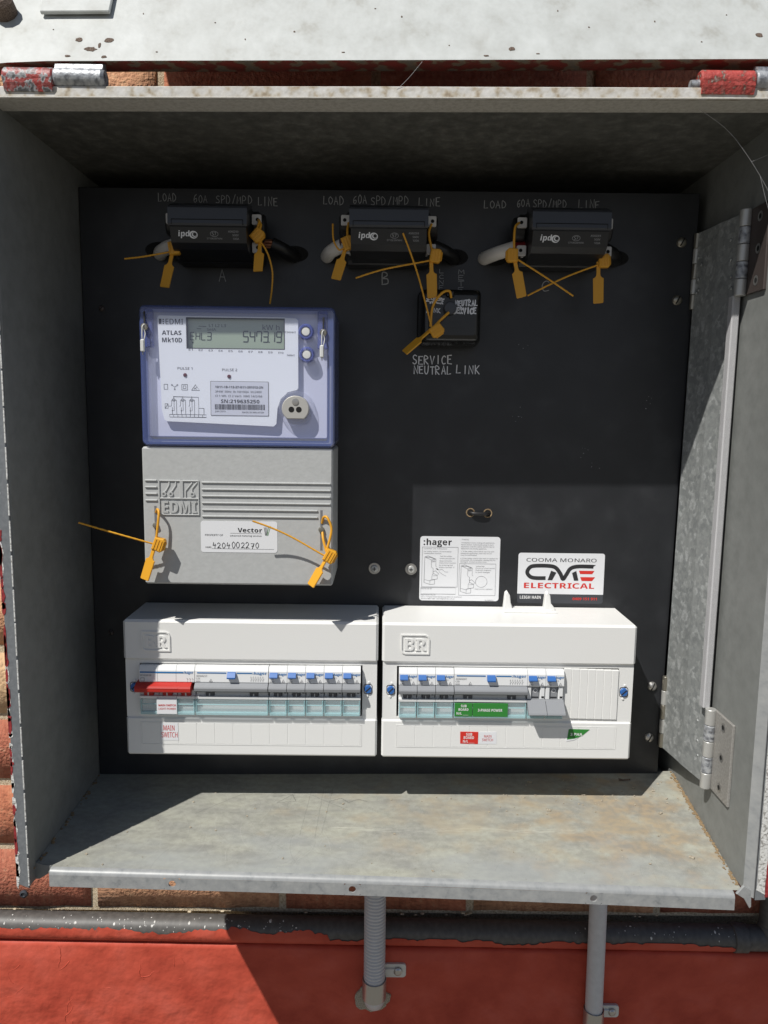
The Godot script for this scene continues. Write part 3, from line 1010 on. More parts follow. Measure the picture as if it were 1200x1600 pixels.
func make_lid(b: Node3D) -> void:
	var lid := Node3D.new()
	lid.name = "lid"
	b.add_child(lid, true)
	lid.set_meta("label", "pale grey inner face of the lifted lid")
	# the lid leans back against the wall
	var up := V(0, .872, -.49).normalized()
	var n := V(0, .49, .872)
	var base = func(x: float) -> Vector3: return V(x, lerpf(633.6, 642.8, (x - 36.0) / 562.0) + (-3.5 * clampf((55.0 - x) / 45.0, 0.0, 1.0)), 166.0)
	var s := nst()
	s.set_smooth_group(1)
	var xs := []
	for i in 25: xs.append(lerpf(-14.0, 662.0, i / 24.0))
	for i in 24:
		for j in 6:
			var l0 := 560.0 * j / 6.0
			var l1 := 560.0 * (j + 1) / 6.0
			var p0: Vector3 = base.call(xs[i])
			var p1: Vector3 = base.call(xs[i + 1])
			quad(s, p0 + up * l0, p1 + up * l0, p1 + up * l1, p0 + up * l1)
	put("inner_sheet", s, M.lid_inner, lid)
	s = nst()
	for i in 24:
		var p0: Vector3 = base.call(xs[i])
		var p1: Vector3 = base.call(xs[i + 1])
		quad(s, p0 + V(0, .1, 0), p1 + V(0, .1, 0), p1 + V(0, 1.5, -22), p0 + V(0, 1.5, -22))
		quad(s, p0 + V(0, 1.5, -22), p1 + V(0, 1.5, -22), p1 - n * 1.8 + up * 560.0 + V(0, 2, -2), p0 - n * 1.8 + up * 560.0 + V(0, 2, -2))
	put("folded_edge", s, M.lid_edge, lid)
	# spots of rust and drill holes
	var spot = func(x: float, l: float, rx: float, ry: float) -> void:
		var c: Vector3 = base.call(x)
		var p := PackedVector2Array()
		for k in 12: p.append(Vector2(cos(TAU * k / 12) * rx * rng.randf_range(.7, 1.1), sin(TAU * k / 12) * ry * rng.randf_range(.7, 1.1)))
		var q := nst()
		ext(q, p, -.2, .18, 0.0, Transform3D(Basis(V(1, 0, 0), up, n), c + up * l + n * .1))
		put("rust_spot", q, M.rust, lid)
	for q in [[91.0, 22.0, 3.2, 2.3], [113.0, 21.5, 3.6, 2.5], [101, 12.0, 4.6, 2.6], [107, 16.0, 1.2, 3.0], [411, 11.0, 2.5, 2.0], [596, 25, 2.8, 2.6], [606, 8, 1.6, 2.0], [85, 5, 2.5, 1.2], [112, 4, 2.2, 1.4], [250, 30, .8, .8], [330, 46, .7, 1.0], [470, 34, .8, .6], [520, 40, .6, .9], [190, 40, .7, .6], [150, 9, .9, .5], [214, 22, .5, .8], [287, 8, 1.4, .6], [365, 15, .6, .5], [392, 4, 2.2, .8], [430, 6, 1.6, .6], [448, 52, .5, .9], [552, 18, .7, .5], [575, 47, .6, .6], [70, 33, .6, .5], [135, 50, .5, .8], [310, 55, .8, .5]]:
		spot.call(q[0], q[1], q[2], q[3])
	# latch plate near the left end, and the catch beside it
	s = nst()
	var c0: Vector3 = base.call(85.0)
	cbox(s, V(-26, 47, 1.5), V(26, 100, 4.5), .6, Transform3D(Basis(V(1, .02, 0).normalized(), up, n), c0))
	put("latch_plate", s, M.lid_inner, lid)
	s = nst()
	c0 = base.call(38.0)
	lathe(s, [Vector2(9, 0), Vector2(9, 10), Vector2(6, 13), Vector2(0, 14)], Transform3D(Basis(V(1, 0, 0), up, n), c0 + up * 52 + V(-7, 0, 0)), 10)
	put("catch", s, M.rust, lid)

# ---------------------------------------------------------------- black mounting panel
func make_panel() -> void:
	var p := thing("mounting_panel", "black painted equipment panel filling the back of the meter box", "panel", V(320, 2, -10))
	var s := nst()
	ext(s, PackedVector2Array([Vector2(27, 1.5), Vector2(613.5, 4), Vector2(620.3, 594), Vector2(27, 592)]), -10.0, 0.0, .6)
	# battens that carry the panel on the back of the box
	put("sheet", s, M.panel, p)
	s = nst()
	cbox(s, V(40, 40, -116), V(80, 560, -10.2), 1.0)
	cbox(s, V(560, 40, -116), V(600, 560, -10.2), 1.0)
	put("batten", s, M.black, p)
	# round head screws near the hinge side
	for q in [[605.1, 548.5], [604.1, 494.5], [602.4, 104.7], [602.3, 49.0]]:
		dome_screw(p, V(q[0], q[1], 0), 4.9, M.brass if q[1] > 300 else M.steel, rng.randf_range(.3, 1.2))
	for q in [[45.3, 479.4], [43.8, 155.6]]:
		dome_screw(p, V(q[0], q[1], 0), 3.0, M.dark_metal, rng.randf_range(.3, 1.2))
	for q in [[312.9, 225.7], [350.0, 225.4]]:
		var bolt := Node3D.new()
		bolt.name = "bolt"
		p.add_child(bolt, true)
		s = nst()
		lathe(s, [Vector2(5.9, 0), Vector2(5.9, 1.0), Vector2(5.6, 1.3), Vector2(3.0, 1.3)], at(V(q[0], q[1], 0)), 24)
		put("washer", s, M.steel, bolt)
		s = nst()
		lathe(s, [Vector2(3.9, 1.2), Vector2(3.8, 2.8), Vector2(3.0, 3.7), Vector2(1.6, 4.0), Vector2(0, 4.0)], at(V(q[0], q[1], 0)), 18)
		put("head", s, M.zinc, bolt)
		s = nst()
		cbox(s, V(q[0] - 1.9, q[1] - .4, 3.8), V(q[0] + 1.9, q[1] + .4, 4.15), 0.0)
		cbox(s, V(q[0] - .4, q[1] - 1.9, 3.82), V(q[0] + .4, q[1] + 1.9, 4.17), 0.0)
		put("cross_slot", s, M.hole, bolt)
	# two drilled holes with a black tie through them
	for q in [[409.0, 283.9], [426.5, 283.4]]:
		s = nst()
		lathe(s, [Vector2(4.6, .05), Vector2(4.2, .5), Vector2(3.4, .15)], at(V(q[0], q[1], 0)), 18)
		put("hole_rim", s, M.grime, p)
		s = nst()
		flat(s, disc(q[0], q[1], 3.5), .12)
		put("drilled_hole", s, M.hole, p)
	s = nst()
	tube(s, curve([V(408.5, 283.6, -2), V(411, 283.4, 2.2), V(418, 283.2, 3.2), V(425, 283.2, 2.2), V(427, 283.4, -2)], 4), 1.9, 8)
	put("cable_tie", s, M.black, p)
	# slots where the cables come through
	for q in [[99.0, 535.0, 14.0], [229.0, 533.0, 13.0], [268.0, 532.0, 13.0], [384.0, 532.0, 12.0], [421.0, 532.0, 14.0], [537.0, 533.0, 14.0]]:
		s = nst()
		flat(s, disc(q[0] + 4, q[1], q[2], 7.6, 24), .12)
		put("cable_slot", s, M.hole, p)
	# hand lettering in silver pencil
	var words := [["LOAD", 102.7, 121.0, 579.8, 7.0, .65], ["60A", 136.8, 151.0, 579.5, 6.8, .55], ["SPD/MPD", 157.6, 193.5, 578.6, 7.4, .6], ["LINE", 197.8, 218.0, 577.2, 7.6, .7], ["A", 159.5, 168.5, 506.0, 11.5, .8],
		["LOAD", 260.1, 281.0, 579.2, 7.2, .7], ["60A", 288.8, 303.0, 580.2, 7.4, .7], ["SPD/MPD", 305.5, 343.0, 579.6, 7.4, .7], ["LINE", 351.8, 373.5, 578.8, 7.2, .75], ["B", 317.0, 326.5, 505.5, 11.0, 1.0],
		["LOAD", 414.2, 437.0, 577.8, 6.8, .7], ["60A", 445.3, 458.5, 579.6, 7.0, .7], ["SPD/MPD", 461.0, 494.0, 579.0, 6.8, .7], ["LINE", 504.1, 526.0, 578.6, 7.6, .75], ["C", 472.0, 482.0, 501.0, 9.5, .8]]
	for wd in words:
		s = nst()
		hand(s, wd[0], wd[1], wd[2], wd[3], wd[4], wd[5], .15)
		put("handwriting", s, M.chalk, p, "word %s in grey pencil on the panel" % wd[0])
	for wd in [["SERVICE", 348.0, 388.5, 430.4, 8.0, .95], ["NEUTRAL", 349.4, 387.5, 420.8, 7.8, .95], ["LINK", 391.5, 416.0, 421.6, 7.6, .95]]:
		s = nst()
		hand(s, wd[0], wd[1], wd[2], wd[3], wd[4], wd[5], .15)
		put("handwriting", s, M.chalk_bright, p, "word %s in pale pencil on the panel" % wd[0])
	for wd in [["LCNEC", 372.5, 377.0, 517.0, 3.9], ["METER", 391.0, 396.5, 516.5, 4.2]]:
		s = nst()
		hand(s, wd[0], wd[1], wd[2], wd[3], wd[4], .55, .15, IDT, .06, true)
		put("handwriting", s, M.chalk, p)
	# finger marks and dust on the paint: thin irregular films of matter
	s = nst()
	var marks := RandomNumberGenerator.new()
	marks.seed = 21
	for i in 5:
		var c := Vector2(marks.randf_range(320, 590), marks.randf_range(280, 520))
		if i > 30: c = Vector2(marks.randf_range(430, 600), marks.randf_range(240, 310))
		for k in int(marks.randf_range(2, 7)):
			var e := c + Vector2(marks.randfn(0, 5), marks.randfn(0, 4))
			flat(s, disc(e.x, e.y, marks.randf_range(.15, .55), marks.randf_range(.15, .5), 6), .1 + k * .01)
	put("dust_specks", s, M.chalk, p).set_meta("kind", "stuff")

func dome_screw(parent: Node3D, c: Vector3, r: float, m: Material, turn: float) -> void:
	var sc := Node3D.new()
	sc.name = "screw"
	parent.add_child(sc, true)
	var s := nst()
	lathe(s, [Vector2(r, 0), Vector2(r * .96, r * .22), Vector2(r * .82, r * .44), Vector2(r * .58, r * .6), Vector2(r * .3, r * .68), Vector2(0, r * .7)], at(c), 24)
	put("head", s, m, sc)
	s = nst()
	cbox(s, V(-r * .8, -r * .11, r * .45), V(r * .8, r * .11, r * .71), 0.0, at(c, V(0, 0, 1), turn))
	put("slot", s, M.hole, sc)

# ---------------------------------------------------------------- hinged galvanised strip between panel and right side
func make_bracket() -> void:
	var b := thing("hinged_strip", "tall spangled galvanised strip hinged between the black panel and the box's right side", "bracket", V(622, 40, 40))
	var s := nst()
	var tl := [617.5, 3.5]
	var col := [[616.6, 4.0], [620.2, 36.0], [620.6, 44.0], [626.6, 84.0]]
	for i in 3:
		var a = col[i]
		var c = col[i + 1]
		var ta: float = 2.0 - a[1] / 70.0
		var tc: float = 2.0 - c[1] / 70.0
		quad(s, V(a[0] + ta, 556, a[1]), V(c[0] + tc, 556, c[1]), V(c[0] - tc, 40.5, c[1]), V(a[0] - ta, 40.5, a[1]))
	put("sheet", s, M.spangle, b)
	s = nst()
	cbox(s, V(0, 0, 0), V(6.8, 372, 9.5), 1.0, Transform3D(Basis(V(1, 0, 0), V(.004, 1, 0).normalized(), V(0, 0, 1)), V(618.6, 115, 77)))
	put("edge_bar", s, M.strip_bar, b)
	# small dimples and rivet heads in the sheet near each hinge
	s = nst()
	for q in [[532, 12], [525, 18], [512, 14], [500, 12], [502, 16], [537, 66], [520, 68], [505, 70], [495, 72], [88, 14], [72, 12], [58, 16], [95, 66], [76, 68], [62, 70], [56, 60]]:
		var x: float = lerpf(617.0, 626.0, q[1] / 84.0)
		lathe(s, [Vector2(1.7, 0), Vector2(1.3, .7), Vector2(0, .9)], at(V(x - .6, q[0], q[1]), V(-1, 0, .12).normalized()), 10)
	put("rivet_dimples", s, M.spangle, b)
	for h in [[485.3, 556.6, 1, 0.0], [40.2, 116.8, 0, 0.6]]:
		# hinge on the box side
		var hn := Node3D.new()
		hn.name = "butt_hinge"
		b.add_child(hn, true)
		var k: float = (h[1] - h[0]) / 5.0
		for i in 5:
			s = nst()
			lathe(s, [Vector2(0, .25), Vector2(4.6, .25), Vector2(4.9, .7), Vector2(4.9, k - .7), Vector2(4.6, k - .25), Vector2(0, k - .25)], at(V(623.8 + i * .12, h[0] + i * k, 90.5), V(0, 1, 0)), 18)
			put("knuckle", s, M.zinc if i % 2 == 0 else M.hinge_grey, hn)
		s = nst()
		cbox(s, V(627.4, h[0] + .5, 91), V(629.9, h[1] - .5, 124.0 if h[2] == 1 else 128.0), .5)
		put("leaf", s, M.dark_metal if h[2] == 1 else M.hinge_leaf, hn)
		for j in 3:
			s = nst()
			var yy: float = lerpf(h[0] + 10, h[1] - 10, j / 2.0)
			lathe(s, [Vector2(4.2, .05), Vector2(2.6, -.35 + .45), Vector2(0, .1)], at(V(627.3, yy, 110), V(-1, 0, 0)), 14)
			put("countersunk_hole", s, M.steel, hn)
			s = nst()
			flat(s, disc(0, 0, 2.3, -1, 14), .14, at(V(627.3, yy, 110), V(-1, 0, 0)))
			put("screw_hole", s, M.hole, hn)
		# narrow hinge on the panel side
		hn = Node3D.new()
		hn.name = "butt_hinge"
		b.add_child(hn, true)
		for i in 5:
			s = nst()
			lathe(s, [Vector2(0, .25), Vector2(2.9, .25), Vector2(3.1, .6), Vector2(3.1, k - .6), Vector2(2.9, k - .25), Vector2(0, k - .25)], at(V(613.8 + (h[0] + i * k) * .0095, h[0] + i * k, 3.2), V(0, 1, 0)), 14)
			put("knuckle", s, M.brass if i % 2 == 0 else M.zinc, hn)

# ---------------------------------------------------------------- electricity meter
func FX(u: float) -> float: return 144.1 + (u - 325.0) * .1617
func FY(v: float) -> float: return 464.0 - (v - 128.0) * .1541
func TX(u: float) -> float: return 100.5 + (u - 275.0) * .2133
func TY(v: float) -> float: return 348.6 - (v - 25.0) * .2176

func seg(words: String, x0: float, y0: float, w: float, h: float, step: float, lean: float) -> Array:
	var on := {"E": "adefg", "H": "bcefg", "L": "def", "3": "abcdg", "5": "acdfg", "4": "bcfg", "7": "abcf", "1": "bc", "9": "abcdfg", "X": "bcefg"}
	var pos := {"a": [[.1, 1], [.9, 1]], "b": [[1, .93], [1, .55]], "c": [[1, .45], [1, .07]], "d": [[.1, 0], [.9, 0]], "e": [[0, .45], [0, .07]], "f": [[0, .93], [0, .55]], "g": [[.1, .5], [.9, .5]]}
	var out := []
	var x := x0
	for ch in words:
		if ch == ".":
			out.append([Vector2(x - step + w + (step - w) * .5, y0), Vector2(x - step + w + (step - w) * .5 + .35, y0)])
			continue
		for k in on.get(ch, ""):
			var l := []
			for p in pos[k]: l.append(Vector2(x + p[0] * w + p[1] * h * lean, y0 + p[1] * h))
			out.append(l)
		x += step
	return out

func make_meter() -> void:
	var m := thing("electricity_meter", "electricity meter with blue clear cover, grey display and grey terminal cover on the black panel", "meter", V(188, 222, 0))
	m.position = V(191.0, 225.7, 18.5) * U
	m.scale = Vector3.ONE * .977
	# body behind the cover
	var s := nst()
	cbox(s, V(104.2, 351.8, -18.8), V(274.6, 472.6, 58), 2.0)
	put("base", s, M.meter_base, m)
	s = nst()
	ext(s, rrect(FX(85), FY(815), FX(1100), FY(75), 2.0), 44.0, 60.6, .8)
	put("front_plate", s, M.meter_plate, m)
	var z := 65.6
	s = nst()      # label plate with a rounded cut at its lower right
	var lp := PackedVector2Array()
	# four pieces round the display's opening
	for piece in [[[322, 302], [864, 302], [938, 302], [938, 520], [930, 532], [880, 545], [840, 585], [822, 640], [815, 730], [800, 745], [205, 722], [190, 712], [178, 660], [169, 302]], [[165, 128], [175, 117], [322, 118], [322, 302], [169, 302]], [[322, 124], [864, 149], [864, 130], [322, 126]], [[864, 121], [925, 124], [938, 137], [938, 302], [864, 302]]]:
		lp = PackedVector2Array()
		for q in piece: lp.append(Vector2(FX(q[0]), FY(q[1])))
		if piece.size() == 4: lp = PackedVector2Array([Vector2(FX(322), FY(126)), Vector2(FX(864), FY(126)), Vector2(FX(864), FY(119)), Vector2(FX(322), FY(118))])
		ext(s, lp, 60.0, z)
	put("label_plate", s, M.meter_label, m)
	# display
	var lcd := Node3D.new()
	lcd.name = "display"
	m.add_child(lcd, true)
	s = nst()
	var fo := PackedVector2Array([Vector2(FX(321.5), FY(302.5)), Vector2(FX(864.5), FY(302.5)), Vector2(FX(864.5), FY(125.5)), Vector2(FX(321.5), FY(125.5))])
	ring(s, fo, inset(fo, .7), 59.0, z + .1)
	put("frame", s, M.ink, lcd)
	s = nst()
	cbox(s, V(FX(322), FY(302), 58), V(FX(864), FY(126), 61.2))
	put("glass", s, M.lcd, lcd)
	s = nst()
	ink(s, seg("EHL3", FX(336), FY(250), 3.6, 6.6, 5.05, .05), .75, 61.4)
	ink(s, seg("5473.19", FX(630), FY(258), 4.3, 9.2, 5.95, .05), 1.0, 61.4)
	text(s, "kW h", FX(738), FX(832), FY(188), 4.4, 61.4)
	text(s, "L1 L2 L3", FX(442), FX(535), FY(175), 2.6, 61.4)
	text(s, "SetA", FX(430), FX(480), FY(197), 2.2, 61.4)
	ink(s, [[Vector2(FX(385), FY(172)), Vector2(FX(425), FY(174))], [Vector2(FX(375), FY(186)), Vector2(FX(398), FY(187))]], .5, 61.4)
	flat(s, PackedVector2Array([Vector2(FX(344), FY(260)), Vector2(FX(356), FY(260)), Vector2(FX(350), FY(274))]), 61.4)
	put("digits", s, M.lcd_ink, lcd)
	# print
	s = nst()
	text(s, "EDMI", FX(210), FX(306), FY(166), 4.7, z + .15)
	text(s, "ATLAS", FX(188), FX(295), FY(226), 3.7, z + .15, "bold")
	text(s, "Mk10D", FX(188), FX(298), FY(268), 3.9, z + .15, "bold")
	flat(s, PackedVector2Array([Vector2(FX(173), FY(136)), Vector2(FX(187), FY(136)), Vector2(FX(187), FY(165)), Vector2(FX(173), FY(165))]), z + .15)
	for k in 3: flat(s, disc(FX(197), FY(140 + k * 11), .65, -1, 8), z + .15)
	for i in 10:
		var cx := 345.0 + i * 55.0
		text(s, "E%d" % (i + 1), FX(cx - 11), FX(cx + (11 if i < 9 else 16)), FY(314 + i * 1.2), 1.6, z + .15)
	text(s, "PULSE 1", FX(270), FX(352), FY(423), 2.2, z + .15)
	text(s, "PULSE 2", FX(517), FX(600), FY(428), 2.2, z + .15)
	text(s, "Connect", FX(866), FX(924), FY(207), 1.7, z + .15)
	text(s, "Select", FX(876), FX(918), FY(338), 1.7, z + .15)
	# symbols: battery, three phase star, double square, triangle
	var ln := []
	var bx = func(x0: float, y0: float, x1: float, y1: float) -> void: ln.append([Vector2(FX(x0), FY(y0)), Vector2(FX(x1), FY(y0)), Vector2(FX(x1), FY(y1)), Vector2(FX(x0), FY(y1)), Vector2(FX(x0), FY(y0))])
	var li = func(a: Array) -> void:
		var o := []
		for q in a: o.append(Vector2(FX(q[0]), FY(q[1])))
		ln.append(o)
	bx.call(193, 508, 213, 537); bx.call(291, 508, 323, 540); bx.call(299, 516, 314, 531)
	li.call([[238, 514], [252, 523], [266, 514]]); li.call([[252, 523], [252, 533]])
	li.call([[345, 541], [367, 509], [389, 541], [345, 541]]); li.call([[358, 535], [375, 523]]); li.call([[360, 526], [372, 536]])
	# wiring diagram
	li.call([[245, 590], [245, 579], [383, 581], [383, 683]]); bx.call(196, 620, 212, 648); li.call([[199, 645], [209, 624]]); li.call([[212, 633], [226, 634]])
	for k in 3:
		var o := k * 50.0
		li.call([[233 + o, 598], [233 + o, 625], [228 + o, 636]]); li.call([[236 + o, 640], [236 + o, 683]]); li.call([[246 + o, 600], [246 + o, 660], [236 + o, 660]]); li.call([[260 + o, 598], [260 + o, 683]]); li.call([[245 + o, 580], [245 + o, 592]])
		li.call([[233 + o, 598], [260 + o, 598]])
		bx.call(238 + o, 592, 252 + o, 604)
		flat(s, disc(FX(236 + o), FY(660), .5, -1, 8), z + .16)
		flat(s, disc(FX(245 + o), FY(580), .5, -1, 8), z + .16)
	li.call([[383, 645], [412, 645], [412, 685]])
	bx.call(220, 682, 425, 697)
	for k in 8: li.call([[243 + k * 23, 682], [243 + k * 23, 697]])
	ink(s, ln, .32, z + .15, IDT, false)
	put("print", s, M.ink, m)
	for q in [[237, 512], [267, 512], [252, 537]]:
		s = nst()
		ring(s, disc(FX(q[0]), FY(q[1]), .75, -1, 10), disc(FX(q[0]), FY(q[1]), .42, -1, 10), z + .15, z + .15)
		put("symbol_ring", s, M.ink, m)
	# serial number label
	var sn := Node3D.new()
	sn.name = "serial_label"
	m.add_child(sn, true)
	s = nst()
	ext(s, rrect(FX(450), FY(686), FX(774), FY(486), .8), z - .5, z + .3)
	put("edge", s, M.grey_ink, sn)
	s = nst()
	ext(s, rrect(FX(453), FY(683), FX(771), FY(489), .8), z, z + .42)
	put("paper", s, M.paper_blue, sn)
	s = nst()
	text(s, "1D11-1B-112-27-G11-201012-2N", FX(477), FX(743), FY(526), 1.9, z + .6, "bold")
	text(s, "3P4W  50Hz  Ib 10(100)A  Vn:240V", FX(477), FX(735), FY(552), 1.8, z + .6)
	text(s, "Cl 1 Wh  Cl 2 Varh  NMI 14/2/66", FX(477), FX(738), FY(577), 1.8, z + .6)
	text(s, "SN:219635250", FX(508), FX(722), FY(612), 3.1, z + .6, "bold")
	text(s, "JUN 2019", FX(474), FX(532), FY(665), 1.4, z + .6)
	text(s, "MADE IN MALAYSIA", FX(626), FX(747), FY(669), 1.4, z + .6)
	ln = []
	bx.call(470, 502, 750, 585)
	ink(s, ln, .25, z + .6, IDT, false)
	var x := FX(474)
	while x < FX(748):
		var w := [.25, .25, .5, .75][rng.randi() % 4] as float
		flat(s, PackedVector2Array([Vector2(x, FY(650)), Vector2(x + w, FY(650)), Vector2(x + w, FY(619)), Vector2(x, FY(619))]), z + .6)
		x += w + ([.3, .35, .5][rng.randi() % 3] as float)
	put("print", s, M.ink, sn)
	for q in [[311, 454], [555, 459]]:
		s = nst()
		lathe(s, [Vector2(1.75, 0), Vector2(1.7, .5), Vector2(1.0, 1.1), Vector2(0, 1.3)], at(V(FX(q[0]), FY(q[1]), z)), 16)
		put("pulse_light", s, M.led, m)
	# push buttons in blue collars
	for q in [[982, 200], [987, 330]]:
		var bt := Node3D.new()
		bt.name = "button"
		m.add_child(bt, true)
		s = nst()
		lathe(s, [Vector2(7.2, 0), Vector2(7.0, 5.5), Vector2(6.0, 7.6), Vector2(4.6, 7.6), Vector2(4.3, 3)], at(V(FX(q[0]), FY(q[1]), 62)), 28)
		put("collar", s, M.meter_channel, bt)
		s = nst()
		lathe(s, [Vector2(3.9, 0), Vector2(3.9, 8.3), Vector2(3.3, 9.2), Vector2(0, 9.4)], at(V(FX(q[0]), FY(q[1]), 60)), 24)
		put("cap", s, M.white_cell, bt)
	# optical port: steel disc with a flat foot
	var op := Node3D.new()
	op.name = "optical_port"
	m.add_child(op, true)
	s = nst()
	lathe(s, [Vector2(16.5, 0), Vector2(16.0, 6), Vector2(14.6, 8.2), Vector2(12.6, 8.2)], at(V(FX(925), FY(640), 59)), 32)
	put("collar", s, M.meter_pane, op)
	s = nst()
	var pp := PackedVector2Array()
	for k in 33:
		var a := deg_to_rad(-52 + 284.0 * k / 32)
		pp.append(Vector2(FX(925) + cos(a) * 12.3, FY(640) + sin(a) * 11.6))
	ext(s, pp, 60.0, 70.5, .7)
	put("disc", s, M.port_steel, op)
	s = nst()
	for q in [[903, 645], [944, 645]]:
		flat(s, disc(FX(q[0]), FY(q[1]), 2.6), 70.65)
	put("window", s, M.hole, op)
	s = nst()
	lathe(s, [Vector2(3.2, 0), Vector2(3.0, .6), Vector2(0, .9)], at(V(FX(925), FY(600), 70.5)), 16)
	put("screw", s, M.steel, op)
	# clear cover: blue rim, thin front
	var cv := Node3D.new()
	cv.name = "clear_cover"
	m.add_child(cv, true)
	s = nst()
	var outer := rrect(102.6, 350.4, 276.2, 474.2, 5.0, 6)
	var inner := rrect(109.0, 356.2, 269.8, 468.6, 3.0, 6)
	var lipo := inset(outer, 1.4)
	ring(s, outer, outer, 4.0, 66.4)
	for i in outer.size():
		var j := (i + 1) % outer.size()
		quad(s, V(outer[i].x, outer[i].y, 4), V(outer[j].x, outer[j].y, 4), V(outer[j].x, outer[j].y, 66.6), V(outer[i].x, outer[i].y, 66.6))
		quad(s, V(outer[i].x, outer[i].y, 66.6), V(outer[j].x, outer[j].y, 66.6), V(lipo[j].x, lipo[j].y, 68.2), V(lipo[i].x, lipo[i].y, 68.2))
		quad(s, V(lipo[i].x, lipo[i].y, 68.2), V(lipo[j].x, lipo[j].y, 68.2), V(inner[j].x, inner[j].y, 67.6), V(inner[i].x, inner[i].y, 67.6))
		quad(s, V(inner[i].x, inner[i].y, 67.6), V(inner[j].x, inner[j].y, 67.6), V(inner[j].x, inner[j].y, 60), V(inner[i].x, inner[i].y, 60))
	put("rim", s, M.meter_rim, cv)
	s = nst()
	flat(s, inset(inner, .05), 67.4)
	put("front", s, M.meter_pane, cv)
	for side in [0, 1]:
		var x0: float = FX(82) if side == 0 else FX(1045)
		var x1: float = FX(140) if side == 0 else FX(1102)
		s = nst()
		cbox(s, V(x0, FY(298), 62.6), V(x1, FY(82), 66.4), 1.0)
		put("seal_channel", s, M.meter_channel, cv)
		var sl := Node3D.new()
		sl.name = "wire_seal"
		m.add_child(sl, true)
		var cx := FX(99) if side == 0 else FX(1079)
		var cy := FY(185) if side == 0 else FY(205)
		s = nst()
		cbox(s, V(cx - .8, cy + 3.5, 68.3), V(cx + .8, cy + 13.5, 69.0), .2)
		put("slot", s, M.ink, sl)
		s = nst()
		lathe(s, [Vector2(3.2, 0), Vector2(3.2, 2.2), Vector2(2.6, 3.0), Vector2(0, 3.3)], at(V(cx, cy, 67.8)), 18)
		put("screw", s, M.brass, sl)
		s = nst()
		tube(s, curve([V(cx + .5, cy + 2, 70.5), V(cx - .8, cy, 72.2), V(cx - 1.2, cy - 7, 72.5), V(cx - 1.2, cy - 12, 72)], 4), .55, 6)
		tube(s, curve([V(cx - .5, cy - 1, 71.5), V(cx + 1.2, cy - 6, 71), V(cx - .2, cy - 12, 71.6)], 4), .55, 6)
		put("wire", s, M.white_cell, sl)
		s = nst()
		cbox(s, V(cx - 3.0, cy - 22, 70.6), V(cx + .8, cy - 11, 73.4), .9)
		put("ferrule", s, M.white_cell, sl)
		s = nst()
		tube(s, [V(cx - 1.2, cy - 22, 72), V(cx - 1.0, cy - 24.5, 72)], .5, 6)
		put("wire_end", s, M.grey_ink, sl)
	# terminal cover with its raised ribs and mark
	s = nst()
	cbox(s, V(101.0, 222.3, -14), V(274.8, 349.2, 66.0), 1.6)
	put("terminal_cover", s, M.terminal_cover, m)
	for q in [[288, 340, 162], [288, 340, 190], [288, 340, 218], [288, 340, 246], [530, 1082, 168], [530, 1082, 197], [530, 1082, 225], [530, 1082, 254], [530, 1028, 283], [530, 1028, 311]]:
		s = nst()
		cbox(s, V(TX(q[0]), TY(q[2]) - .75, 65.5), V(TX(q[1]), TY(q[2]) + .75, 67.3), .45)
		put("rib", s, M.terminal_cover, m)
	var lg := Node3D.new()
	lg.name = "raised_mark"
	m.add_child(lg, true)
	s = nst()
	for q in [[347, 520, 160, 165], [347, 520, 234, 240], [347, 520, 303, 308], [347, 352, 160, 308], [515, 520, 160, 308], [437, 452, 160, 238]]:
		cbox(s, V(TX(q[0]), TY(q[3]), 65.5), V(TX(q[1]), TY(q[2]), 67.2 - q[0] * .0001), .3)
	put("frame", s, M.terminal_cover, lg)
	s = nst()
	for q in [[[365, 215], [378, 205], [392, 180], [392, 165]], [[393, 215], [405, 205], [420, 182], [420, 165]], [[462, 234], [462, 205], [490, 170]], [[490, 215], [490, 195], [512, 168]]]:
		var tp := []
		for p in q: tp.append(V(TX(p[0]), TY(p[1]), 66.2))
		tube(s, tp, .8, 6)
	for q in [[368, 219], [398, 219], [490, 219]]:
		lathe(s, [Vector2(2.3, 0), Vector2(2.2, 1.1), Vector2(1.1, 1.1), Vector2(1.0, 0)], at(V(TX(q[0]), TY(q[1]), 66)), 16)
	put("circuit", s, M.terminal_cover, lg)
	s = nst()
	text(s, "EDMI", TX(362), TX(508), TY(298), 10.6, 65.6, "bold", IDT, 1.5)
	put("letters", s, M.terminal_cover, lg)
	for q in [[330, 270, 402, 352], [1043, 280, 452, 362]]:
		s = nst()
		cbox(s, V(TX(q[0] - 5), TY(q[2]), 65.9), V(TX(q[0] + 5), TY(q[1]), 66.12))
		put("seal_slot", s, M.grey_ink, m)
		s = nst()
		lathe(s, [Vector2(2.6, -1), Vector2(2.8, 1.2), Vector2(2.2, 2.8), Vector2(0, 3.4)], at(V(TX(q[0]), TY(q[3]), 66)), 16)
		put("sealing_screw", s, M.brass, m)
	# owner's sticker
	var st := Node3D.new()
	st.name = "owner_sticker"
	m.add_child(st, true)
	st.set_meta("label", "white owner's sticker with a handwritten number")
	s = nst()
	ext(s, rrect(TX(523), TY(465), TX(853), TY(331), 2.6), 65.9, 66.25)
	put("paper", s, M.paper, st)
	s = nst()
	text(s, "Vector", TX(682), TX(787), TY(378), 4.0, 66.4, "bold")
	text(s, "advanced metering services", TX(649), TX(785), TY(396), 1.4, 66.4)
	text(s, "PROPERTY OF", TX(541), TX(619), TY(395), 1.7, 66.4)
	text(s, "NMI:", TX(543), TX(569), TY(447), 1.6, 66.4)
	ink(s, [[Vector2(TX(570), TY(449)), Vector2(TX(838), TY(450))], [Vector2(TX(650), TY(382)), Vector2(TX(786), TY(383))]], .2, 66.4)
	hand(s, "4204002270", TX(574), TX(778), TY(446), 5.2, .55, 66.42)
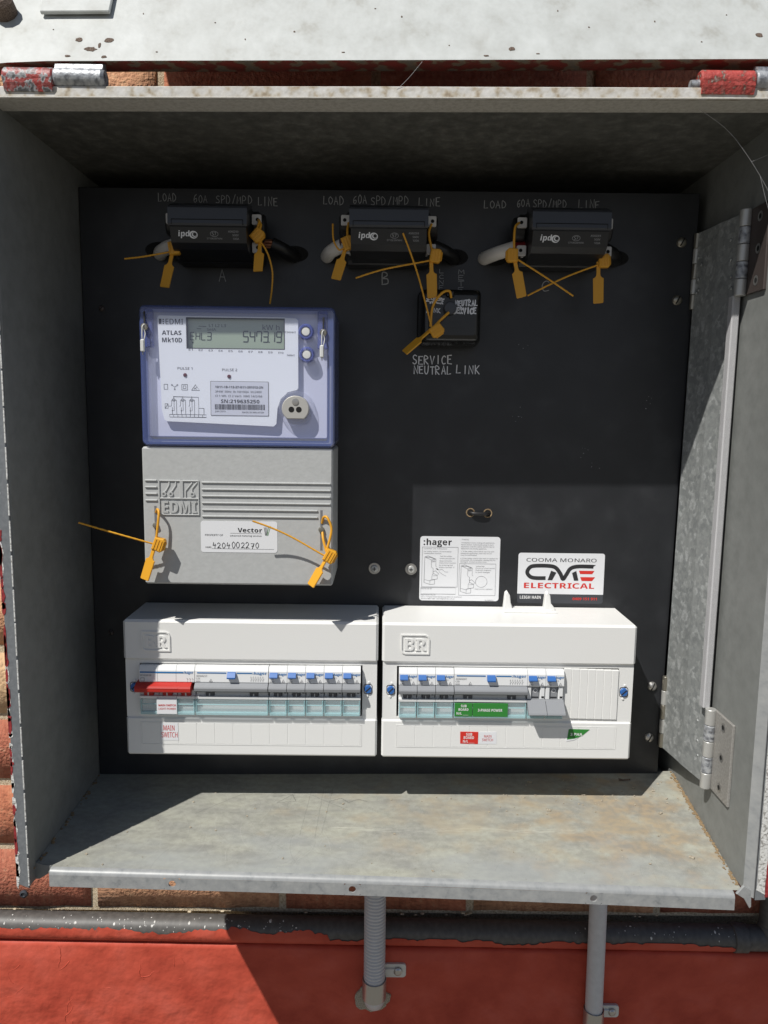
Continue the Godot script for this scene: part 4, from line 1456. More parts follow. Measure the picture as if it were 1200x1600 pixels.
	for k in 3: ink(s, [[Vector2(TX(802 + k * 3), TY(390)), Vector2(TX(796 + k * 6), TY(356))]], .45, 66.4)
	put("print", s, M.ink, st)
	s = nst()
	for k in 2: ink(s, [[Vector2(TX(808 + k * 4), TY(391)), Vector2(TX(816 + k * 8), TY(350))]], .4, 66.42)
	put("green_mark", s, M.sign_green, st)

# ---------------------------------------------------------------- distribution boards and breakers
func make_boards() -> void:
	board("distribution_board", "white distribution board on the left, under the meter, with a red main switch", V(79.0, 55.5, 0), true)
	board("distribution_board", "white distribution board on the right, under the stickers, with blank slots at its right end", V(321.6, 55.3, 0), false)
	var grp := "breakers clipped into the two boards"
	make_main_switch()
	var x0 := 97.0
	var big := four_pole("ADM425T", "C25", false, V(148.4, 101, 60))
	seat(big, V(146.4, 97.7, 0))
	big.set_meta("label", "wide four-pole breaker with blank label strip in the left board, right of the red switch")
	big.set_meta("group", grp)
	var one := single(true, "C16", V(216.8, 101, 60))
	one.set_meta("group", grp)
	var names_l := ["first narrow breaker right of the wide one in the left board", "second narrow breaker right of the wide one in the left board", "middle one of the left board's five narrow breakers", "second narrow breaker from the right end of the left board", "rightmost narrow breaker in the left board, beside the blue screw"]
	one.set_meta("label", names_l[0])
	seat(one, V(215.6, 97.7, 0))
	for i in range(1, 5): copy_of(one, V(215.6 + i * 17.25, 97.7 + i * .1, 60), names_l[i])
	var rx := 337.6
	var names_r := ["leftmost narrow breaker in the right board, beside the blue screw", "second narrow breaker from the left end of the right board", "third narrow breaker in the right board, just left of its wide one"]
	for i in 3: copy_of(one, V(rx + i * 17.25, 97.2 + i * .05, 60), names_r[i])
	big = four_pole("ADM420T", "C20", true, V(388.7, 100.7, 60))
	seat(big, V(389.5, 97.3, 0))
	big.set_meta("label", "wide four-pole breaker with green sub board and 3-phase power labels in the right board")
	big.set_meta("group", grp)
	var off := single(false, "C20", V(456.6, 100.4, 60))
	off.set_meta("group", grp)
	seat(off, V(458.4, 97.0, 0))
	off.set_meta("label", "switched-off narrow breaker with lever down, next to the green labelled wide breaker")
	copy_of(off, V(475.7, 97.0, 60), "switched-off narrow breaker with lever down, next to the blank slots")

# modules were drawn at the scale of their plate; seat them in the board's opening
func seat(o: Node3D, at_mm: Vector3) -> void:
	o.position = V(at_mm.x, at_mm.y, 51.8) * U
	o.scale = Vector3.ONE * 1.0117

func copy_of(o: Node3D, at_mm: Vector3, label: String) -> Node3D:
	var c: Node3D = o.duplicate()
	c.name = numbered("breaker")
	add_child(c)
	seat(c, at_mm)
	c.set_meta("label", label)
	return c

func board(called: String, label: String, o: Vector3, left: bool) -> void:
	var b := thing(called, label, "distribution board", o, "distribution boards on the panel")
	var x0 := o.x
	var y0 := o.y
	var x1 := x0 + 238.9
	var s := nst()
	cbox(s, V(x0 + .6, y0 + .6, 0), V(x1 - .6, y0 + 132, 40), 1.5)
	put("back_box", s, M.board, b)
	s = nst()
	cbox(s, V(x0, y0 + 93.6, 1), V(x1, y0 + 132.7, 68.3), 2.2)
	put("upper_cover", s, M.board, b)
	s = nst()
	var a := PackedVector2Array([Vector2(x0 + .9, y0 + 37.6), Vector2(x1 - .9, y0 + 37.6), Vector2(x1 - .9, y0 + 94.2), Vector2(x0 + .9, y0 + 94.2)])
	var h := PackedVector2Array([Vector2(x0 + 14.2, y0 + 40.4), Vector2(x1 - 14.6, y0 + 40.4), Vector2(x1 - 14.6, y0 + 90.4), Vector2(x0 + 14.2, y0 + 90.4)])
	ring(s, a, h, 38.0, 65.8)
	put("middle_cover", s, M.board, b)
	s = nst()
	cbox(s, V(x0 + 14.5, y0 + 40, 39), V(x1 - 15, y0 + 91, 49))
	put("mounting_rail", s, M.lever_dark, b)
	s = nst()
	cbox(s, V(x0 + .3, y0, 1), V(x1 - .3, y0 + 38.0, 67.2), 1.8)
	put("lower_cover", s, M.board, b)
	# row of twelve label cells in a shallow frame
	s = nst()
	var f0 := rrect(x0 + 14.2, y0 + 10.6, x1 - 14.8, y0 + 33.0, .6, 2)
	ring(s, f0, inset(f0, .7), 67.1, 67.5)
	put("label_frame", s, M.board, b)
	for i in 12:
		s = nst()
		cbox(s, V(x0 + 15.3 + i * 17.33, y0 + 11.6, 67.0), V(x0 + 15.3 + i * 17.33 + 16.9, y0 + 32.0, 67.45), .15)
		put("label_cell", s, M.board, b)
	# maker's raised mark
	var lg := Node3D.new()
	lg.name = "raised_mark"
	b.add_child(lg, true)
	var f := rrect(x0 + 17.2, y0 + 102.8, x0 + 44.2, y0 + 122.0, .01, 2)
	f = PackedVector2Array([Vector2(x0 + 17.4, y0 + 122), Vector2(x0 + 17.4, y0 + 107), Vector2(x0 + 18.6, y0 + 104), Vector2(x0 + 21.5, y0 + 102.8), Vector2(x0 + 44.4, y0 + 102.8), Vector2(x0 + 44.4, y0 + 117.5), Vector2(x0 + 43.2, y0 + 120.6), Vector2(x0 + 40.4, y0 + 122)])
	s = nst()
	ring(s, f, inset(f, 1.3), 68.2, 69.3)
	put("frame", s, M.board, lg)
	s = nst()
	text(s, "BR", x0 + 21.0, x0 + 41.0, y0 + 106.4, 11.4, 68.25, "serif", IDT, 1.1)
	text(s, "BR", x0 + 21.3, x0 + 41.3, y0 + 106.4, 11.4, 68.2, "bold", IDT, 1.0)
	put("letters", s, M.board, lg)
	# blue quarter turn screws in oval wells
	for q in [[x0 + 8.7, y0 + 66.9, .8], [x0 + 229.7, y0 + 67.2, .75]]:
		var sc := Node3D.new()
		sc.name = "blue_screw"
		b.add_child(sc, true)
		s = nst()
		var wl := rrect(q[0] - 3.6, q[1] - 4.3, q[0] + 3.6, q[1] + 4.3, 1.5, 4)
		ring(s, inset(wl, -.5), wl, 65.6, 66.1)
		put("well", s, M.ink, sc)
		s = nst()
		lathe(s, [Vector2(3.5, -1), Vector2(3.5, 1.2), Vector2(3.1, 1.8), Vector2(0, 1.9)], Transform3D(Basis.from_scale(V(1, 1.15, 1)), V(q[0], q[1], 65.8)), 20)
		put("head", s, M.blue, sc)
		s = nst()
		cbox(s, V(-3.0, -.55, 1.7), V(3.0, .55, 2.05), 0, at(V(q[0], q[1], 65.8), V(0, 0, 1), q[2]))
		put("slot", s, M.ink, sc)
		for k in [-6.6, 6.6]:
			s = nst()
			lathe(s, [Vector2(1.2, 0), Vector2(1.0, .8), Vector2(0, 1.0)], at(V(q[0] + (.8 if k > 0 else -.6), q[1] + k, 65.8)), 12)
			put("pip", s, M.board, sc)
	# stickers on the lower cover
	if left:
		var st := Node3D.new()
		st.name = "sticker"
		b.add_child(st, true)
		st.set_meta("label", "white sticker with red letters MAIN SWITCH")
		s = nst()
		ext(s, PackedVector2Array([Vector2(111.8, 70.2), Vector2(128.6, 70.6), Vector2(128.4, 87.5), Vector2(111.8, 87.4)]), 67.3, 67.65)
		put("paper", s, M.paper, st)
		s = nst()
		text(s, "MAIN", 114.6, 125.0, 80.2, 5.2, 67.8)
		text(s, "SWITCH", 112.6, 127.8, 73.4, 5.2, 67.8)
		put("letters", s, M.red_ink, st)
	else:
		var st := Node3D.new()
		st.name = "sticker"
		b.add_child(st, true)
		st.set_meta("label", "red and white sub board and main switch stickers")
		s = nst()
		ext(s, PackedVector2Array([Vector2(397.2, 70.4), Vector2(414.1, 70.0), Vector2(414.2, 82.0), Vector2(397.0, 82.2)]), 67.3, 67.75)
		put("red_paper", s, M.sign_red, st)
		s = nst()
		ext(s, PackedVector2Array([Vector2(414.4, 70.0), Vector2(431.8, 70.2), Vector2(431.6, 82.2), Vector2(414.4, 82.0)]), 67.3, 67.65)
		put("paper", s, M.paper, st)
		s = nst()
		text(s, "SUB", 402.6, 408.4, 78.3, 2.7, 67.9, "bold")
		text(s, "BOARD", 400.4, 410.2, 75.0, 2.7, 67.9, "bold")
		text(s, "N/L ____", 399.8, 410.8, 71.4, 2.4, 67.9, "bold")
		put("white_letters", s, M.white_ink, st)
		s = nst()
		text(s, "MAIN", 419.8, 426.8, 76.6, 2.6, 67.8)
		text(s, "SWITCH", 418.0, 428.4, 73.0, 2.6, 67.8)
		put("letters", s, M.red_ink, st)
		st = Node3D.new()
		st.name = "sticker"
		b.add_child(st, true)
		st.set_meta("label", "torn green 3-phase sticker")
		s = nst()
		ext(s, PackedVector2Array([Vector2(499.2, 75.4), Vector2(500.2, 85.2), Vector2(501.6, 85.9), Vector2(520.2, 85.6), Vector2(514.0, 80.0), Vector2(509.5, 77.6), Vector2(506, 76.4)]), 67.3, 67.75)
		put("green_paper", s, M.sign_green, st)
		s = nst()
		ext(s, PackedVector2Array([Vector2(497.4, 79.0), Vector2(498.6, 73.6), Vector2(506.2, 75.2), Vector2(509.6, 77.4), Vector2(506.2, 76.3), Vector2(499.4, 75.3)]), 67.3, 67.8)
		put("torn_edge", s, M.paper, st)
		s = nst()
		text(s, "3 PHA", 502.0, 513.4, 79.4, 2.7, 67.9, "bold")
		put("white_letters", s, M.white_ink, st)
		# blank fillers
		for i in 7:
			s = nst()
			var bx0 := 493.6 + i * 7.6
			cbox(s, V(bx0, 96.1 - i * .12, 50), V(minf(bx0 + 7.7, 545.6), 145.4 - i * .2, 67.2), .5)
			put("blank_filler", s, M.board, b)

func lever_profile() -> PackedVector2Array:
	return PackedVector2Array([Vector2(66, 132.6), Vector2(80.6, 132.3), Vector2(84.4, 129.6), Vector2(85.0, 128.4), Vector2(84.6, 126.0), Vector2(83.2, 124.9), Vector2(66, 124.6)])

func module_body(p: Node3D, x0: float, w: float, clear_h := true) -> void:
	var s := nst()
	along_x(s, PackedVector2Array([Vector2(58, 132.0), Vector2(79.6, 132.0), Vector2(80.4, 133.2), Vector2(79.8, 143.5), Vector2(77.6, 147.6), Vector2(58, 147.7)]), x0 + .15, x0 + w - .15)
	put("upper_body", s, M.module, p)
	s = nst()
	along_x(s, PackedVector2Array([Vector2(58, 100.8), Vector2(76.6, 100.8), Vector2(76.6, 116.4), Vector2(80.4, 116.8), Vector2(80.6, 119.0), Vector2(72, 119.6), Vector2(58, 119.6)]), x0 + .15, x0 + w - .15)
	put("lower_body", s, M.module, p)
	s = nst()
	cbox(s, V(x0 + .2, 119, 57), V(x0 + w - .2, 132.4, 71))
	put("switch_well", s, M.lever, p)
	if not clear_h: return
	var lh := Node3D.new()
	lh.name = "label_holder"
	p.add_child(lh, true)
	s = nst()
	cbox(s, V(x0 + .9, 101.6, 77.6), V(x0 + w - .9, 115.6, 80.0), .3)
	put("window", s, M.clear, lh)
	s = nst()
	cbox(s, V(x0 + .5, 101.2, 76.8), V(x0 + w - .5, 104.0, 80.8), .4)
	cbox(s, V(x0 + .5, 104.1, 76.8), V(x0 + 1.5, 115.8, 80.7), .3)
	cbox(s, V(x0 + w - 1.5, 104.1, 76.8), V(x0 + w - .5, 115.8, 80.7), .3)
	cbox(s, V(x0 + 1.6, 111.0, 79.9), V(x0 + w - 1.6, 111.9, 80.9), .2)
	put("frame", s, M.clear_edge, lh)

func single(on: bool, code: String, o: Vector3) -> Node3D:
	var p := thing("breaker", "narrow breaker", "breaker", o)
	var d := V(o.x, 0, 0)
	var x := o.x
	var w := 17.05
	module_body(p, x, w)
	var s := nst()
	if on:
		along_x(s, lever_profile(), x + .2, x + w - .3)
		put("lever", s, M.lever, p)
		s = nst()
		cbox(s, V(x + 5.0, 118.6, 68), V(x + 11.6, 125.2, 78.5), .3)
		put("lever_stem", s, M.lever_dark, p)
		s = nst()
		cbox(s, V(x + 7.9, 119.2, 78.4), V(x + 8.7, 122.2, 78.9))
		put("pip", s, M.white_cell, p)
		for q in [[.4, 4.6], [12.0, 16.6]]:
			s = nst()
			cbox(s, V(x + q[0], 118.4, 66), V(x + q[1], 124.2, 76.6), .3)
			put("cheek", s, M.white_cell, p)
		s = nst()
		cbox(s, V(x + 13.6, 121.6, 76.5), V(x + 16.0, 123.4, 76.75))
		put("flag", s, M.lever_dark, p)
	else:
		along_x(s, PackedVector2Array([Vector2(70, 119.8), Vector2(80.0, 119.6), Vector2(91.0, 110.6), Vector2(91.8, 109.2), Vector2(90.4, 108.2), Vector2(80, 110.4), Vector2(70, 113.0)]), x + .2, x + w - .2)
		put("lever", s, M.lever, p, "grey lever hanging down in the off position")
		s = nst()
		cbox(s, V(x + 4.6, 119.6, 68), V(x + 11.8, 131.6, 77.0), .5)
		put("lever_stem", s, M.lever, p)
		for q in [[.4, 4.2], [12.2, 16.7]]:
			s = nst()
			cbox(s, V(x + q[0], 119.4, 66), V(x + q[1], 131.4, 79.0), .5)
			put("cheek", s, M.module, p)
		s = nst()
		ring(s, disc(x + 8.2, 127.4, 2.0), disc(x + 8.2, 127.4, 1.45), 77.15, 77.15)
		put("off_mark", s, M.white_ink, p)
		s = nst()
		cbox(s, V(x + 5.4, 120.4, 76.9), V(x + 11.0, 121.5, 77.3))
		cbox(s, V(x + 13.6, 120.8, 78.9), V(x + 16.0, 122.6, 79.2))
		put("flag", s, M.ink, p)
	s = nst()
	along_x(s, PackedVector2Array([Vector2(79, 138.2), Vector2(84.0, 138.4), Vector2(84.2, 139.4), Vector2(81.5, 142.4), Vector2(79, 142.6)]), x + 1.0, x + 8.4)
	put("test_button", s, M.blue, p)
	print_front(p, x, w, code, false)
	return p

func print_front(p: Node3D, x: float, w: float, code: String, wide: bool) -> void:
	var s := nst()
	if wide:
		var bx := x + w * .5 - 5.0
		flat(s, PackedVector2Array([Vector2(x + 2.2, 141.4), Vector2(bx, 141.4), Vector2(bx, 142.4), Vector2(x + 2.2, 142.4)]), 80.25)
		flat(s, PackedVector2Array([Vector2(bx + 9.8, 141.4), Vector2(x + w - 15, 141.4), Vector2(x + w - 15, 142.4), Vector2(bx + 9.8, 142.4)]), 80.25)
		text(s, ":hager", x + w - 14.6, x + w - 1.6, 140.9, 2.3, 80.35, "bold")
	else:
		text(s, ":hager", x + 8.4, x + 16.6, 140.2, 2.3, 80.35, "bold")
	put("blue_print", s, M.blue_ink, p)
	s = nst()
	text(s, code, x + 1.2, x + 4.8, 135.8, 1.6, 80.6)
	text(s, "6000", x + 1.2, x + 5.2, 133.4, 1.3, 80.6)
	if not wide: text(s, "ADA916T", x + 1.2, x + 11.8, 137.2, 1.4, 80.5)
	var c := Vector2(x + (13.6 if not wide else 15.0), 134.6)
	ink(s, [[c + Vector2(-1.5, -1.2), c + Vector2(0, 1.6), c + Vector2(1.5, -1.2), c + Vector2(-1.5, -1.2)]], .3, 80.6, IDT, false)
	text(s, "DF", c.x - .8, c.x + .8, c.y - .9, .9, 80.6)
	put("grey_print", s, M.grey_ink, p)

func four_pole(name_code: String, code: String, green: bool, o: Vector3) -> Node3D:
	var p := thing("breaker", "wide breaker", "breaker", o)
	var x := o.x
	var w := 68.1
	module_body(p, x, w)
	var s := nst()
	along_x(s, lever_profile(), x + .2, x + w - .3)
	put("lever", s, M.lever, p)
	for q in [[9.5, 17.2], [50.5, 58.0]]:
		s = nst()
		cbox(s, V(x + q[0], 118.6, 68), V(x + q[1], 125.2, 78.3), .3)
		put("lever_stem", s, M.lever_dark, p)
		s = nst()
		cbox(s, V(x + q[0] + 3.0, 119.2, 78.2), V(x + q[0] + 4.1, 121.6, 78.7))
		put("pip", s, M.white_cell, p)
	for q in [[.5, 9.3], [17.4, 50.3], [58.2, 67.4]]:
		s = nst()
		cbox(s, V(x + q[0], 118.2, 66), V(x + q[1], 122.6, 77.4), .4)
		put("cheek", s, M.white_cell, p)
	s = nst()
	cbox(s, V(x + 30.5, 122.0, 74), V(x + 38, 124.6, 76.2), .2)
	put("flag", s, M.lever, p)
	s = nst()
	along_x(s, PackedVector2Array([Vector2(79, 137.4), Vector2(84.6, 137.6), Vector2(84.8, 139.0), Vector2(82.0, 142.6), Vector2(79, 142.8)]), x + 30.4, x + 38.0)
	put("test_button", s, M.blue, p)
	print_front(p, x, w, code, true)
	s = nst()
	text(s, name_code, x + 1.4, x + 11.6, 138.2, 1.7, 80.5)
	for k in 6:
		ink(s, [[Vector2(x + 52 + k * 2.2, 134.0), Vector2(x + 52 + k * 2.2, 135.4), Vector2(x + 53.2 + k * 2.2, 136.8)], [Vector2(x + 52 + k * 2.2, 137), Vector2(x + 52 + k * 2.2, 139)]], .3, 80.6, IDT, false)
	put("model_print", s, M.grey_ink, p)
	if green:
		s = nst()
		cbox(s, V(x + 1.0, 103.0, 80.2), V(x + 17.4, 115.7, 81.2), .1)
		cbox(s, V(x + 17.9, 103.0, 80.2), V(x + 50.5, 115.7, 81.2), .1)
		put("green_label", s, M.sign_green, p, "green label reading SUB BOARD and 3-PHASE POWER")
		s = nst()
		text(s, "SUB", x + 6.8, x + 12.0, 112.0, 2.4, 81.4, "bold")
		text(s, "BOARD", x + 4.6, x + 13.8, 108.6, 2.3, 81.4, "bold")
		text(s, "N/L ____", x + 2.8, x + 13.8, 104.8, 2.3, 81.4, "bold")
		text(s, "3-PHASE POWER", x + 22.6, x + 45.4, 108.0, 2.6, 81.4, "bold")
		put("label_print", s, M.white_ink, p)
	return p

func make_main_switch() -> void:
	var p := thing("main_switch", "triple-width main switch with one long red lever, left end of the left board", "switch", V(97, 101, 60), "breakers clipped into the two boards")
	var x := 97.0
	var w := 51.2
	for i in 3: module_body(p, x + i * 17.07, 17.07)
	var s := nst()
	along_x(s, PackedVector2Array([Vector2(68, 132.8), Vector2(81.5, 132.4), Vector2(86.0, 130.4), Vector2(87.0, 128.6), Vector2(86.8, 125.6), Vector2(85.0, 124.2), Vector2(68, 124.4)]), x - 2.6, x + w - 2.6)
	cbox(s, V(x + 2, 128.6, 86.0), V(x + w - 14, 129.2, 87.3), .25)
	put("lever", s, M.red_lever, p, "long red lever")
	for i in 3:
		s = nst()
		cbox(s, V(x + 3.6 + i * 17.4, 118.6, 68), V(x + 12.2 + i * 17.4, 125.0, 79.0), .4)
		put("lever_stem", s, M.red_lever, p)
		s = nst()
		cbox(s, V(x + 7.0 + i * 17.4, 119.2, 78.8), V(x + 8.3 + i * 17.4, 122.6, 79.3))
		put("pip", s, M.white_cell, p)
		for q in [[-.0, 3.3], [12.5, 16.6]]:
			s = nst()
			cbox(s, V(x + .2 + q[0] + i * 17.2, 118.4, 66), V(x + q[1] + i * 17.2, 124.0, 77.0), .3)
			put("cheek", s, M.white_cell, p)
	s = nst()
	flat(s, PackedVector2Array([Vector2(x + .8, 141.2), Vector2(x + 41, 141.2), Vector2(x + 41, 142.5), Vector2(x + .8, 142.5)]), 80.25)
	text(s, ":hager", x + 41.2, x + 50, 141.0, 2.3, 80.35, "bold")
	put("blue_print", s, M.blue_ink, p)
	s = nst()
	text(s, "MSN363R", x + 1.0, x + 11.5, 138.2, 1.7, 80.6)
	ink(s, [[Vector2(x + 1.6, 133.6), Vector2(x + 4.8, 133.6), Vector2(x + 4.8, 136.6), Vector2(x + 1.6, 136.6), Vector2(x + 1.6, 133.6)]], .3, 80.7, IDT, false)
	for k in 3: ink(s, [[Vector2(x + 44 + k * 2.4, 136.8), Vector2(x + 45.2 + k * 2.4, 135.8), Vector2(x + 44.4 + k * 2.4, 134.8)], [Vector2(x + 45 + k * 2.4, 133.8), Vector2(x + 45 + k * 2.4, 132.8)]], .3, 80.7, IDT, false)
	put("grey_print", s, M.grey_ink, p)
	s = nst()
	cbox(s, V(x + 15.9, 102.2, 80.6), V(x + 34.6, 117.0, 81.4), .1)
	put("paper_label", s, M.paper, p, "white paper label reading MAIN SWITCH LIGHT POWER")
	s = nst()
	text(s, "MAIN SWITCH", x + 17.6, x + 33.6, 109.8, 1.8, 81.6, "bold")
	text(s, "LIGHT POWER", x + 17.6, x + 33.6, 106.4, 2.0, 81.6)
	put("label_print", s, M.red_ink, p)
	seat(p, V(94.4, 97.7, 0))

# ---------------------------------------------------------------- service fuses and their cables
func make_fuses() -> void:
	var grp := "service fuses along the top of the panel"
	var f := thing("service_fuse", "black fuse holder marked A, leftmost along the top of the panel", "fuse", V(130, 520, 0), grp)
	var x := 130.0
	var w := 69.0
	var s := nst()
	cbox(s, V(x - 6, 519, 0), V(x + w + 6, 566, 26), 3.0)
	put("base", s, M.fuse_body, f)
	s = nst()
	along_x(s, PackedVector2Array([Vector2(10, 565.5), Vector2(44, 564.5), Vector2(57, 561), Vector2(66, 556), Vector2(67, 541.5), Vector2(63.5, 529), Vector2(57, 524.5), Vector2(40, 521), Vector2(10, 519.5)]), x + 1.2, x + w - 1.2)
	put("carrier", s, M.fuse_body, f)
	s = nst()
	along_x(s, PackedVector2Array([Vector2(40, 567.0), Vector2(55, 564.4), Vector2(67.4, 559.4), Vector2(69.2, 557.4), Vector2(70.4, 544), Vector2(69.4, 542.4), Vector2(66.5, 542.4), Vector2(65, 556), Vector2(40, 564.5)]), x, x + w)
	put("hood", s, M.fuse_cover, f)
	s = nst()
	cbox(s, V(x + 3.2, 547.0, 69.6), V(x + w - 3.2, 547.6, 70.45))
	cbox(s, V(x + 3.2, 543.0, 69.6), V(x + 3.7, 547.0, 70.5))
	cbox(s, V(x + w - 3.7, 543.0, 69.6), V(x + w - 3.2, 547.0, 70.5))
	put("window_line", s, M.hole, f)
	# print on the sloping face
	var yd := V(0, 12.5, 3.5).normalized()
	var pl := Transform3D(Basis(V(1, 0, 0), yd, V(1, 0, 0).cross(yd)), V(x, 529, 63.62))
	s = nst()
	text(s, "ipd", 8.0, 17.6, 5.2, 4.6, .12, "bold", pl, 0.0, .12)
	ring(s, disc(21.4, 6.6, 3.7, 3.2, 22), disc(21.9, 6.6, 2.6, 2.3, 22), .12, .12, pl)
	ring(s, disc(22.2, 6.8, 2.2, 2.0, 22), disc(22.6, 7.0, 1.6, 1.5, 22), .14, .14, pl)
	put("white_mark", s, M.fuse_print, f)
	s = nst()
	text(s, "S7", 37.6, 41.4, 6.2, 2.8, .12, "sans", pl)
	ring(s, disc(39.6, 7.5, 3.6, 2.4, 22), disc(39.6, 7.5, 3.3, 2.1, 22), .12, .12, pl)
	text(s, "S71002BFWAI", 33.0, 46.5, 3.0, 1.4, .12, "sans", pl)
	text(s, "AS60269", 52.0, 61.0, 8.8, 1.7, .12, "sans", pl)
	text(s, "500V", 55.6, 61.0, 5.8, 1.7, .12, "sans", pl)
	text(s, "100A", 55.8, 61.2, 2.8, 1.7, .12, "sans", pl)
	put("small_print", s, M.chalk, f)
	# terminal knobs, sealing lugs on both ends
	for side in [-1.0, 1.0]:
		var ex := x if side < 0 else x + w
		s = nst()
		lathe(s, [Vector2(10.5, 0), Vector2(10.5, 8), Vector2(9.6, 9.4), Vector2(7, 9.6), Vector2(0, 9.6)], at(V(ex + side * 1.0, 551, 30), V(side, 0, 0)), 22)
		put("terminal_knob", s, M.black, f)
		for yy in [554.0, 529.6]:
			var lug := Node3D.new()
			lug.name = "sealing_lug"
			f.add_child(lug, true)
			s = nst()
			ext(s, rrect(minf(ex, ex + side * 8.6), yy - 4.6, maxf(ex, ex + side * 8.6), yy + 4.6, 1.2), 41.5, 44.0, .4)
			put("plate", s, M.lug, lug)
			s = nst()
			flat(s, disc(ex + side * 5.2, yy, 1.6, -1, 14), 44.15)
			put("hole", s, M.hole, lug)
			s = nst()
			cbox(s, V(ex + side * 1.0 - 1.0, yy - 3, 20), V(ex + side * 1.0 + 1.0, yy + 3, 41.8))
			put("stem", s, M.lug, lug)
	var gx := [158.2, 318.0]
	var lab := ["black fuse holder marked B, middle of the three along the top of the panel", "black fuse holder marked C, rightmost along the top of the panel"]
	for i in 2:
		var c: Node3D = f.duplicate()
		c.name = numbered("service_fuse")
		add_child(c)
		c.position = V(130 + gx[i], 520.6, 0) * U
		c.set_meta("label", lab[i])
	# cables through the panel
	var wl := ["white cable entering fuse A from the left", "white cable with a red sleeve entering fuse B from the left", "white cable with a dark red sleeve entering fuse C from the left"]
	var bl := ["black cable with bare copper showing, right of fuse A", "black cable right of fuse B", "black cable right of fuse C"]
	for i in 3:
		var fx: float = 130.0 + [0.0, 158.2, 318.0][i]
		var sx: float = [103.0, 263.0, 415.0][i]
		var o := thing("cable", wl[i], "cable", V(sx, 535, 0), "cables of the service fuses")
		s = nst()
		var tip := V(fx - (1.0 if i == 0 else 8.0), 536.0, 26)
		tube(s, curve([V(sx, 532, -10), V(sx + 2, 531, 6), (V(sx + 2, 531, 6) + tip) * .5 + V(-2, -1, 5), tip], 8), 6.3, 18)
		put("sheath", s, M.cable_white, o)
		s = nst()
		tube(s, curve([tip - V(1, .2, .2), tip + V(5, .6, 0), tip + V(10, 1, 0)], 4), 5.2, 16)
		put("sleeve", s, M.cable_red, o)
		o = thing("cable", bl[i], "cable", V([233.0, 387.0, 542.0][i], 533, 0), "cables of the service fuses")
		var ex2: float = [233.0, 387.0, 542.0][i]
		s = nst()
		tip = V(fx + w + (15.0 if i == 0 else 6.0), 537, 24)
		tube(s, curve([V(ex2, 532, -10), V(ex2 - 2, 530.5, 6), (V(ex2 - 2, 530.5, 6) + tip) * .5 + V(2, -1, 5), tip], 8), 6.2, 18)
		put("sheath", s, M.cable_black, o)
		if i == 0:
			s = nst()
			for k in 6:
				var a := TAU * k / 6
				tube(s, [tip + V(1, cos(a) * 2.8, sin(a) * 2.8), tip + V(-6, cos(a) * 2.8, sin(a) * 2.8)], 1.5, 8)
			tube(s, [tip + V(1, 0, 0), tip + V(-14, 0, 0)], 2.2, 8)
			put("copper_strands", s, M.copper, o)
		else:
			s = nst()
			tube(s, [tip + V(1, 0, 0), tip + V(-7, 0, 0)], 4.2, 14)
			put("core", s, M.cable_black, o)

func make_link() -> void:
	var l := thing("neutral_link", "glossy black neutral link block with white hand lettering, below fuse B", "link", V(381, 447, 0))
	var s := nst()
	ext(s, rrect(351.5, 447.0, 411.5, 498.5, 6.0, 6), 0.0, 12.0, 1.0)
	put("base", s, M.link_body, l)
	s = nst()
	# moulded cover: stacked shrinking outlines give a rounded front
	var prev := rrect(352.2, 446.0, 410.6, 497.6, 5.5, 6)
	var zs := [12.0, 30.0, 38.0, 42.5, 44.8, 45.6]
	var ins := [0.0, .8, 1.8, 3.4, 5.6, 8.0]
	s.set_smooth_group(1)
	for k in range(1, 6):
		var e: float = ins[k]
		var cur := rrect(352.2 + e, 446.0 + e, 410.6 - e, 497.6 - e, maxf(5.5 - e * .5, 1.5), 6)
		for i in cur.size():
			var j := (i + 1) % cur.size()
			quad(s, V(prev[i].x, prev[i].y, zs[k - 1]), V(prev[j].x, prev[j].y, zs[k - 1]), V(cur[j].x, cur[j].y, zs[k]), V(cur[i].x, cur[i].y, zs[k]))
		prev = cur
	flat(s, prev, 45.6)
	put("cover", s, M.link_body, l)
	s = nst()
	lathe(s, [Vector2(5.8, 0), Vector2(5.8, 6), Vector2(5.0, 7.4), Vector2(0, 7.6)], at(V(379.5, 477.5, 45)), 22)
	put("screw_cap", s, M.fuse_cover, l)
	s = nst()
	cbox(s, V(375.5, 487.5, 30), V(383.5, 493.5, 47.5), 1.2)
	put("sealing_eye", s, M.link_body, l)
	s = nst()
	hand(s, "NEUTRAL", 384.5, 405.5, 480.2, 4.8, .95, 45.9)
	hand(s, "SERVICE", 383.0, 404.5, 473.4, 5.0, 1.35, 45.95)
	put("white_lettering", s, M.chalk_bright, l, "words NEUTRAL SERVICE in white")
	s = nst()
	hand(s, "LINK", 358.5, 372.0, 473.8, 4.0, .7, 45.9)
	hand(s, "WATER", 358.0, 374.0, 482.0, 4.2, 1.5, 45.95, IDT, .1)
	ink(s, [[Vector2(358, 484), Vector2(364, 485), Vector2(370, 483.4), Vector2(374, 486)], [Vector2(358.5, 486), Vector2(366, 483), Vector2(373, 484)]], 1.4, 46.0)
	put("white_lettering", s, M.chalk_bright, l, "smeared white word above LINK")
	s = nst()
	text(s, "CLIPSAL", 372.0, 390.0, 464.0, 2.4, 45.5, "sans", IDT, .5)
	text(s, "CAT 563 NL", 374.0, 393.0, 459.6, 1.6, 45.5, "sans", IDT, .5)
	put("raised_letters", s, M.link_body, l)

